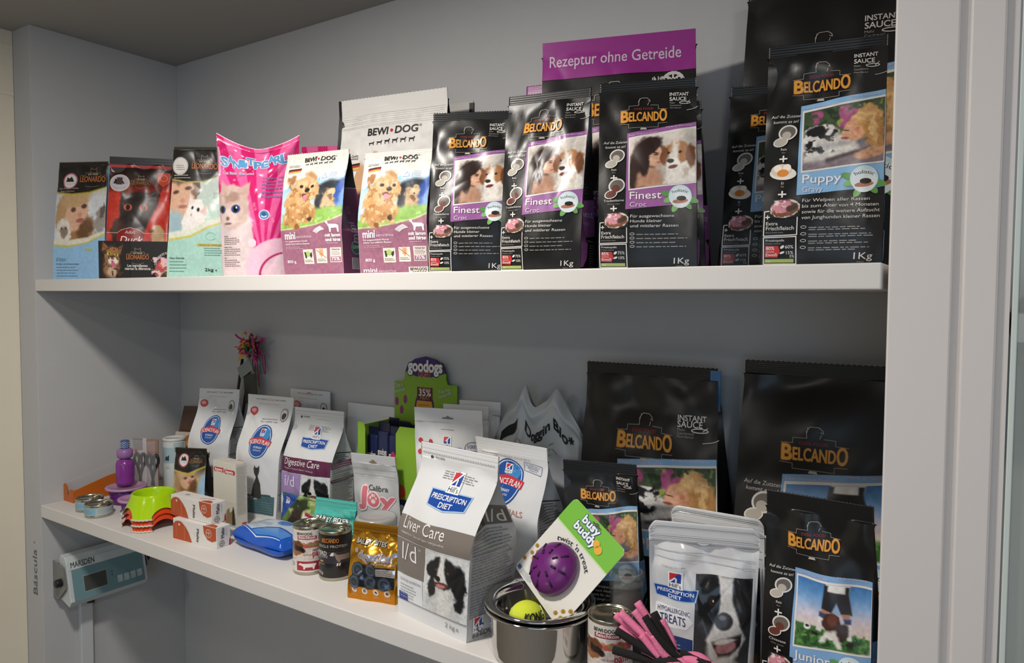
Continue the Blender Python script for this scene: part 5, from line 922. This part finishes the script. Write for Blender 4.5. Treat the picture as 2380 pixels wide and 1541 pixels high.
# local frame: ux along left->bottom (text direction), uy along bottom->right (towards the green end)
ux = -e2.normalized(); uy = (e1-ux*e1.dot(ux)).normalized(); nz = ux.cross(uy)
M4 = Matrix((ux, uy, nz)).transposed().to_4x4(); M4.translation = Lp; tc.matrix_world = M4
CARD = mat('white_card', 'd8d6d0', .5)
b = bmesh.new(); 
def rrect(w, h, r, n=6):
    o = []
    for cx, cy, a0 in ((w-r, r, -90), (w-r, h-r, 0), (r, h-r, 90), (r, r, 180)):
        o += [(cx+r*math.cos(D2R(a0+90*i/n)), cy+r*math.sin(D2R(a0+90*i/n))) for i in range(n+1)]
    return o
def slab(name, pts, z0, z1, m, parent):
    n = len(pts); return fixn(mesh(name, [(x, y, z0) for x, y in pts]+[(x, y, z1) for x, y in pts], [tuple(range(n-1, -1, -1)), tuple(range(n, 2*n))]+[(i, (i+1) % n, n+(i+1) % n, n+i) for i in range(n)], m, parent, False))
slab('card', rrect(cw, ch, .011), -.0012, 0, CARD, tc)
a = ch/cw; A = Art(a); rr = [(x/cw, 1-y/ch) for x, y in rrect(cw, ch, .011)]
A.poly([p for p in rr if p[1] < .29]+[(.0, .29), (1, .29)][::1], '72b63c', 1) if False else A.poly([(0, .07), (.02, .02), (.07, 0), (.93, 0), (.98, .02), (1, .07), (1, .29), (0, .29)], '72b63c', 1)
A.rect(0, .29, 1, .305, 'b9d49a', 1); A.text('busy', .3, .12, w=.3, h=.085, col='e6ecf0', b=.05, out='223a78', ow=.06); A.text('buddy', .26, .225, w=.4, h=.085, col='e6ecf0', b=.05, out='223a78', ow=.06)
A.ell(.66, .17, .05, 'e0a83c', 6.5, ry=.04); A.ell(.73, .2, .055, 'e0a83c', 6.5, ry=.045)
A.ell(.5, .04, .085, '4a5a3a', 3, ry=.012); A.ell(.5, .035, .03, '4a5a3a', 3.2, ry=.02)
A.text("twist 'n treat", .5, .375, w=.62, h=.055, col='33363c', al='c', arc=.55)
for x, y in ((.05, .66), (.12, .7), (.06, .75), (.13, .78), (.03, .85), (.9, .86), (.93, .92), (.84, .93), (.97, .8)): A.ell(x, y, .028, 'b08a3c', 3, ry=.022, rot=40*x); A.ell(x+.004, y, .015, '8f6c28', 4, ry=.012)
A.rect(.03, .93, .09, .97, '4a6098', 3); A.micro(.12, .935, .34, 4, .014, '8f9aac', .006)
drape('front_print', A, plane((0, 0, 0), (cw, 0, 0), (0, ch, 0)), PAPER, tc, off=.0003)
PU = mat('purple_rubber', '6a2470', .32, bump=.05); cx, cy, tr_ = cw*.5, ch*.345, .0475
toy = lathe('rubber_toy', [(tr_*.9, .001), (tr_, .008), (tr_*.99, .016), (tr_*.9, .026), (tr_*.72, .034), (tr_*.45, .040), (tr_*.2, .0425), (0, .043)], PU, tc, 64, (cx, cy), caps=False)
SLOT = mat('dark_slot', '33103a', .6)
for q in range(8):
    th = q*PI/4+.3
    for r0, r1, z0, z1 in ((.36, .54, .0412, .038), (.66, .88, .0358, .0272)):
        o = tube('slot', [(cx+tr_*r*math.cos(th), cy+tr_*r*math.sin(th), z) for r, z in ((r0, z0+.0002), ((r0+r1)/2, (z0+z1)/2+.0009), (r1, z1+.0002))], .0021, SLOT, toy, 8)

# liver treats jar, white tub
def jar(name, label, cat, x, y, r, h, m, lidm, fill=None):
    t = thing(name, label, cat, (x, y, ZL))
    lathe('jar_body', [(r*.9, 0), (r*.97, .003), (r*.97, h-.022), (r*.93, h-.018)], m, t, 48)
    lathe('jar_lid', [(r*1.0, h-.022), (r*1.02, h-.018), (r*1.02, h-.006), (r*.96, h), (r*.84, h), (r*.80, h-.004), (r*.3, h-.004), (0, h-.004)], lidm, t, 48, caps=False)
    if fill: lathe('contents', [(r*.86, .004), (r*.9, .008), (r*.9, h*.72), (r*.5, h*.76), (0, h*.76)], fill, t, 32)
    return t
CLR = mat('clear_plastic', 'eef0f2', .06, alpha=.08); CLW = mat('translucent_plastic', 'c2c4c4', .25, trans=.35)
jar('plastic_jar', 'clear plastic jar with dark contents between the toy card and the collie pouch', 'jar', 1.800, .150, .030, .147, CLR, CLR, mat('dark_treats', '2a1f1b', .7, noise=.5, nscale=120))
jar('plastic_tub', 'translucent white round tub behind the gold pouch', 'tub', 1.183, .176, .045, .130, CLW, CLW)

# pink and black rope toy
rp = thing('rope_toy', 'pink and black knotted fleece rope toy in front of the collie pouch', 'dog toy', (1.958, .006, ZL+.0))
RP = mat('pink_fleece', 'e07aa0', .9, bump=.5, bscale=300); RB = mat('black_fleece', '1b191a', .95, bump=.4, bscale=300)
R = random.Random(11)
def strand(name, pts, r, m):
    pts = [(p[0]*1.55, p[1]*1.1, max(p[2]*1.4, .012)) for p in pts]; r = [q*1.1 for q in r] if hasattr(r, '__len__') else r*1.15
    return tube(name, [tuple(p) for p in spline(pts, 6)], r, m, rp, 9)
ends = [((-.066, .0, .100), RP), ((-.052, .012, .112), RP), ((-.066, -.012, .084), RB), ((-.074, .010, .092), RP), ((-.036, .016, .104), RB), ((-.07, -.008, .060), RB), ((-.028, .016, .098), RP)]
for e, m in ends: strand('fringe', [(-.008+R.uniform(-.008, .008), R.uniform(-.006, .006), .058), (e[0]*.5, e[1]*.6, .058+(e[2]-.058)*.45), e], [.0055]*13, m)
for q in range(5):     # overhand knot loops
    th = q*1.26; m = RP if q % 2 == 0 else RB; c = (.0+.008*math.cos(th), -.004, .045)
    strand('knot_loop', [(c[0]+.026*math.cos(p+th)*(1 if q % 2 else .8), c[1]+.02*math.sin(p*1.0+.5*q), c[2]+.022*math.sin(p+th)) for p in np.linspace(0, 5.6, 8)], .0085, m)
for q in range(9):     # short loose ends on top
    e = (R.uniform(-.075, -.02), R.uniform(-.012, .014), R.uniform(.085, .108)); strand('fringe', [(R.uniform(-.008, .006), R.uniform(-.008, .004), .06), (e[0]*.55, e[1], e[2]*.8), e], .0048, RP if q % 3 else RB)
for q in range(7):
    th = q*.9; strand('knot_loop', [(.006+.03*math.cos(p*.9+th), -.012+.012*math.sin(p+th), .05+.02*math.sin(p*1.2+th)) for p in np.linspace(0, 4.4, 7)], .0062, RB if q % 2 == 0 else RP)
for q in range(9):     # tail running along the shelf to the right
    m = RP if q % 3 else RB; a0 = q*.7
    strand('tail', [(.0, -.004+.01*math.cos(a0), .040+.008*math.sin(a0))]+[(.02+.026*i, -.006+.016*math.cos(a0+i*1.1), max(.012, .05-.007*i)+.011*math.sin(a0+i*1.1)) for i in range(4)], .0075, m)
for q in range(9):
    m = RP if q % 2 else RB; a0 = q*.75
    strand('tail', [(-.006, -.006+.008*math.cos(a0), .042+.008*math.sin(a0))]+[(-.018-.012*i, -.012+.014*math.cos(a0+i), max(.013, .034-.012*i)+.012*math.sin(a0+i)) for i in range(3)], .0075, m)

# blue pack of wipes
wt = thing('wipes_pack', 'shiny blue pack of wet wipes lying on the lower shelf', 'wipes', (.862, .153, ZL), D2R(-3))
def wipes(u, v, top=True):
    s = 2*u-1; q = 2*v-1; e = np.clip(1-np.abs(s)**4, 0, 1)**.5; f = np.clip(1-np.abs(q)**6, 0, 1)**.5
    return np.stack([s*.104, q*.058*(.86+.14*e)*(1 if top else .96), (.027+(.027*e*f+.0015*np.sin(9*u+4*v))*(1 if top else -1)*np.where(np.abs(s) > .93, .2, 1))], -1)
U, VV = np.meshgrid(np.linspace(0, 1, 46), np.linspace(0, 1, 30)); a = wipes(U.ravel(), VV.ravel()); b = wipes(U.ravel(), VV.ravel(), False); b[:, 2] = np.maximum(b[:, 2], .0005)
mesh('pack_body', np.concatenate([a, b]), grid_faces(30, 46)+[f[::-1] for f in grid_faces(30, 46, off=1380)]+[q for j in (0, 45) for q in [(i*46+j, (i+1)*46+j, 1380+(i+1)*46+j, 1380+i*46+j) for i in range(29)]]+[q for r0 in (0, 29*46) for q in [(r0+i, r0+i+1, 1380+r0+i+1, 1380+r0+i) for i in range(45)]], mat('blue_gloss_film', '1f55b8', .18, bump=.25, bscale=50), wt)
A = Art(.56); A.poly([(.13, .2), (.9, .12), (.9, .55), (.62, .52), (.45, .62), (.34, .86), (.15, .78)], 'b4c4d4', 1); A.poly([(.36, .88), (.46, .66), (.62, .56), (.9, .6), (.9, .86), (.5, .93)], '4a86d0', 1); A.line([(.13, .82), (.34, .9), (.52, .96), (.9, .9)], .008, 'cfdcea', 2); A.ell(.55, .3, .12, '3f78c4', 2, ry=.06); A.micro(.22, .42, .45, 3, .05, '7f95ac', .008)
drape('pack_print', A, lambda u, v: wipes(u, v), GLOSS, wt, off=.0006)

# two flat boxes with rust-coloured shapes, stacked; two tall narrow boxes
def malta(label, x, y, z, yaw):
    t = thing('medicine_box', label, 'box', (x, y, z), D2R(yaw), 'stacked flat boxes'); L_, W_, H_ = .166, .04, .052
    box('carton', (-L_/2, -W_/2, 0), (L_/2, W_/2, H_), mat('white_carton', 'dcd8d4', .45), t, .0008)
    A = Art(H_/L_); a = A.a
    A.poly([(.0, .93), (.0, .3), (.06, .13), (.13, .08), (.2, .1), (.3, .3), (.37, .55), (.42, .85), (.44, 1), (0, 1)], 'b0502c', 1); A.ell(.15, .25, .02, 'e2c4a8', 2); A.line([(.08, .2), (.08, .85)], .006, 'cf8a68', 2); A.line([(.27, .25), (.27, .95)], .008, 'cf8a68', 2)
    A.text('Malta', .56, .25, w=.2, h=.05, col='3a3634', rot=-90, b=.02); A.micro(.5, .5, .54, 3, .05, '8a8480', .006)
    A.poly([(.7, .02), (.99, .02), (.99, .62), (.9, .72), (.8, .66), (.72, .4)], 'b0502c', 1); A.arc(.83, .34, .06, 0, 360, .008, 'e6d8d0'); A.text('BAYER', .83, .36, w=.08, h=.028, col='e6d8d0', al='c'); A.line([(.83, .2), (.83, .48)], .006, 'e6d8d0')
    drape('front_print', A, plane((-L_/2, -W_/2, 0), (L_, 0, 0), (0, 0, H_)), PAPER, t, off=.0003)
    A = Art(H_/W_); A.text('Malta', .52, .55, w=.62, h=.24, col='3a3634', rot=90, b=.02); A.micro(.62, .12, .75, 8, .05, '8a8480', .015); A.arc(.35, .8, .17, 0, 360, .03, '4a4644'); A.line([(.35, .68), (.35, .92)], .025, '4a4644'); A.line([(.2, .8), (.5, .8)], .025, '4a4644'); A.poly([(1, .6), (.9, .72), (.88, 1), (1, 1)], 'b8322e', 1)
    drape('end_print', A, plane((L_/2, -W_/2, 0), (0, W_, 0), (0, 0, H_)), PAPER, t, off=.0003)
    A = Art(W_/L_); A.ell(.25, .5, .05, 'a8a4a0', 1, ry=.03); A.poly([(.74, 1), (.98, 1), (.94, .7), (.84, .62), (.78, .75)], 'b0502c', 1); A.line([(.6, .6), (.85, .3)], .012, 'a8766a', 1)
    drape('top_print', A, plane((-L_/2, -W_/2, H_), (L_, 0, 0), (0, W_, 0)), PAPER, t, off=.0003)
malta('white flat box with rust shapes, lower of two stacked beside the bowls', .672, .080, ZL, 4); malta('white flat box with rust shapes, upper of two stacked beside the bowls', .640, .092, ZL+.0525, 2)
for i, (x, y, lab) in enumerate(((.578, .213, 'tall narrow white box with red logo, left of a pair'), (.630, .209, 'tall narrow white box with red logo, right of a pair'))):
    t = thing('medicine_box', lab, 'box', (x, y, ZL), D2R(2), 'tall narrow boxes'); w_, d_, h_ = .0505, .036, .17
    box('carton', (-w_/2, -d_/2, 0), (w_/2, d_/2, h_), mat('cream_carton', 'd2cec4', .5), t, .0007)
    A = Art(h_/w_); A.rect(.2, .1, .82, .165, 'b8323c', 1, .2); A.ell(.2, .133, .13, 'b8323c', 1.2); A.ell(.82, .135, .13, 'b8323c', 1.2); A.text('kawu', .5, .155, w=.6, h=.17, col='efe4e0', al='c', b=.04, L=3); A.rect(.0, .84, 1, 1, '9fb4b8', 1); A.poly([(.15, .95), (.25, .75), (.45, .7), (.5, .78), (.8, .72), (.92, .8), (.86, .97)], '8f7a5c', 2); A.poly([(.7, .76), (.78, .66), (.86, .72), (.95, .95), (.7, .96)], '3a3228', 3)
    drape('front_print', A, plane((-w_/2, -d_/2, 0), (w_, 0, 0), (0, 0, h_)), PAPER, t, off=.0003)
    A = Art(h_/d_); A.micro(.08, .05, .95, 34, .0225, '8a8a88', .022, seed=3); A.rect(.5, .94, .9, .975, 'b8505a', 2)
    drape('side_print', A, plane((w_/2, -d_/2, 0), (0, d_, 0), (0, 0, h_)), PAPER, t, off=.0003)
    box('top_flap', (-w_/2+.001, -d_/2+.001, h_+.0002), (w_/2-.001, d_/2-.001, h_+.0012), mat('cream_carton', 'd2cec4', .5), t)

# plastic bowls with arched feet: lime one on two orange-red ones
def footbowl(label, z, m, zin, col):
    t = thing('plastic_bowl', label, 'bowl', (.440, .090, z), D2R(82), 'nested plastic bowls with arched feet'); n = 160
    th = np.linspace(0, 2*PI, n, endpoint=False); sq = 1/np.maximum(np.abs(np.cos(th))**4+np.abs(np.sin(th))**4, 1e-9)**.25
    dth = np.abs((th+PI/4) % (PI/2)-PI/4); foot = .030*np.sqrt(np.clip(1-(dth/.47)**2, 0, 1))   # arches between four feet
    V = []
    def ringv(r, zz, sqm=0.): 
        for i in range(n): k = 1+(sq[i]-1)*sqm; q = r[i] if hasattr(r, '__len__') else r; V.append((q*k*math.cos(th[i]), q*k*math.sin(th[i]), zz[i] if hasattr(zz, '__len__') else zz))
    SK = lambda z: .0735-.31*z
    for f in (0, .12, .3, .5, .75, 1.): zz = foot*(1-f)+.05*f; ringv(SK(zz), zz, .5*(1-f))
    ringv(.0555, .058); ringv(.0535, .065); ringv(.0520, .067); ringv(.0500, .0665); ringv(.0485, .06); ringv(.045, .035); ringv(.040, zin+.004); ringv(.034, zin); ringv(.0005, zin)
    V = [(x, y, zz*.88) for x, y, zz in V]
    mesh('bowl_shell', V, grid_faces(15, n, True)+[tuple(range(14*n, 15*n))], m, t)
    k = 0
    for c in range(4):
        a0 = c*PI/2+PI/4; pts = []
        for q in np.linspace(-.36, .36, 22): 
            i = a0+q; s_ = 1/(abs(math.cos(i))**4+abs(math.sin(i))**4)**.25; rr = .0737*(1+(s_-1)*.5)
            pts.append((rr*math.cos(i), rr*math.sin(i), .0028+.0011*math.sin(q*55)))
        tube('rubber_foot', pts, .0021, mat('white_rubber', 'cfc8b4', .6), t, 8)
LIME = mat('lime_plastic', 'a9d00c', .18); RED = mat('orange_red_plastic', 'd4431a', .22)
footbowl('lowest of two orange red bowls under the lime bowl', ZL, RED, .02, 0); footbowl('second of two orange red bowls, directly under the lime bowl', ZL+.0150, RED, .02, 0); footbowl('lime green plastic bowl on top of the orange red ones', ZL+.0300, LIME, .02, 0)

# purple travel bowls, bottle, tray, grooming packs, tube
PP = mat('purple_plastic', '6a2a84', .25); PLI = mat('pale_pink_plastic', 'b487ac', .3)
for x, y, r, h, lab in ((.172, .160, .056, .05, 'purple plastic bowl with pink lid, carrying the purple bottle'), (.302, .116, .045, .045, 'purple plastic bowl with pink rim beside the lime bowl')):
    t = thing('travel_bowl', lab, 'bowl', (x, y, ZL), 0, 'purple travel bowls')
    lathe('bowl_body', [(r*.68, 0), (r*.72, .002), (r*.8, h*.5), (r*.86, h-.008), (r*.8, h-.008)], PP, t); lathe('lid', [(r*.86, h-.008), (r*1.0, h-.007), (r*1.02, h-.003), (r*.98, h), (r*.8, h-.001), (r*.75, h-.004), (0, h-.004)], PLI, t, caps=False)
t = thing('drinking_bottle', 'purple dog drinking bottle with a blue zigzag cap, on the purple bowl', 'bottle', (.168, .160, ZL+.0505))
BO = mat('magenta_plastic', '82348c', .2); BO2 = mat('pale_purple_plastic', '946aa0', .3)
lathe('bottle_body', [(.018, 0), (.024, .004), (.0255, .012), (.024, .02), (.0255, .028), (.0255, .062), (.023, .074), (.014, .079), (.014, .083)], BO, t); lathe('cup', [(.0135, .081), (.020, .084), (.0225, .092), (.0225, .104), (.018, .109), (.012, .111)], BO2, t)
cap = lathe('cap', [(.011, .110), (.012, .112), (.0125, .132), (.010, .135)], mat('blue_cap', '3f5a8c', .35), t)
for k in range(3): tube('zigzag_band', [(.0127*math.cos(q), .0127*math.sin(q), .116+.006*k+.0022*(1 if i % 2 else -1)) for i, q in enumerate(np.linspace(0, 2*PI, 18, endpoint=False))], .0008, mat('white_band', 'c9ced6', .5), cap, 6, True)
t = thing('display_tray', 'orange plastic tray with a notched front at the left end of the lower shelf', 'tray', (.003, .062, ZL)); OR = mat('orange_plastic', 'bb611a', .35); wd, dp = .056, .25
slab_pts = [(0, 0), (wd, 0), (wd, .034), (wd-.004, .039), (wd-.016, .039), (wd-.020, .035), (wd-.022, .022), (.022, .020), (.019, .045), (.015, .05), (.003, .052), (0, .049)]
n = len(slab_pts); fixn(mesh('notched_front', [(x, 0, z) for x, z in slab_pts]+[(x, .003, z) for x, z in slab_pts], [tuple(range(n)), tuple(range(2*n-1, n-1, -1))]+[(i, n+i, n+(i+1) % n, (i+1) % n) for i in range(n)], OR, t, False))
def wallp(name, x0, x1, pts, m): 
    n = len(pts); return fixn(mesh(name, [(x0, y, z) for y, z in pts]+[(x1, y, z) for y, z in pts], [tuple(range(n)), tuple(range(2*n-1, n-1, -1))]+[(i, n+i, n+(i+1) % n, (i+1) % n) for i in range(n)], m, t, False))
wallp('side_wall', wd-.002, wd, [(.003, 0), (dp, 0), (dp, .085), (.1, .062), (.003, .036)], OR); wallp('clear_side', 0, .0015, [(.003, 0), (dp, 0), (dp, .115), (.003, .052)], CLR); box('tray_floor', (.0015, .003, 0), (wd-.002, dp, .002), OR, t); box('back_wall', (.0015, dp-.002, .002), (wd-.002, dp, .085), OR, t)
for i, (x, y, yw, lab) in enumerate(((.106, .240, 22, 'clear topped white pack with black grooming scissors beside the bottle'), (.158, .250, 24, 'dark pack with black grooming scissors beside the white tube'))):
    w_ = .05 if i == 0 else .04; h_ = .172
    t = thing('scissors_pack', lab, 'scissors pack', (x, y, ZL), D2R(yw), 'scissors packs'); box('backing_card', (-w_/2, 0, 0), (w_/2, .003, h_), mat('pack_card_'+'ab'[i], ['c2c0c2', '8a6a60'][i], .45), t, .0005)
    A = Art(h_/w_); A.rect(0, 0, .7 if i == 0 else 1, .22, '8f8a8e' if i == 0 else '9a7a6c', 1); A.ell(.22, .24, .12, 'a83a48', 2, ry=.14); A.rect(0, .86, 1, 1, '4a2a5c' if i == 0 else '3a2020', 1); A.rect(.05, .3, .95, .85, 'c6c4c6' if i == 0 else 'a8a4a4', 1)
    drape('front_print', A, plane((-w_/2, 0, 0), (w_, 0, 0), (0, 0, h_)), PAPER, t, off=.0003)
    for sx in (-1, 1):
        o = tube('handle_loop', [(.004+sx*.0115+.0085*math.cos(q), -.005, .108+.017*math.sin(q)) for q in np.linspace(0, 2*PI, 20, endpoint=False)], .0042, DK, t, 8, True)
        tube('blade_arm', [(.004+sx*.010, -.005, .092), (.004+sx*.003, -.005, .066), (.004-sx*.004, -.005, .03)], [.0045, .004, .003], DK, t, 8)
    box('clear_cover', (-w_/2+.002, -.011, .012), (w_/2-.002, -.010, h_-.004), CLR, t)
t = thing('cardboard_tube', 'white and pale blue cylinder tube with plastic lid, beside the black pouch', 'tube', (.158, .322, ZL)); r, h = .033, .168
lathe('tube_body', [(r*.97, 0), (r*.98, .001), (r*.98, h-.008), (r*.9, h-.008)], mat('pale_tube', 'c4cac8', .5), t); lathe('lid', [(r*.99, h-.009), (r*1.03, h-.008), (r*1.03, h-.001), (r*.98, h), (r*.88, h), (r*.85, h-.0025), (0, h-.0025)], mat('white_lid', 'd6d6d4', .4), t, caps=False)
A = Art(1.5); A.rect(0, .12, 1, .42, 'a9c0c6', 1); A.rect(.6, .03, 1, 1, 'b4c0c0', 1.5); A.poly([(.28, .37), (.3, .3), (.4, .29), (.45, .26), (.44, .38)], '3c4a50', 3); A.micro(.63, .12, .97, 5, .02, '6a787c', .008); A.micro(.63, .55, .97, 4, .02, '6a787c', .008); A.micro(.3, .5, .5, 2, .03, '9aa8aa', .008)
def tubeF(u, v): th = D2R(-50-75+150*u); return np.stack([r*.985*np.cos(th), r*.985*np.sin(th), h*.95*v], -1)
drape('printed_label', A, tubeF, PAPER, t, off=.0002)
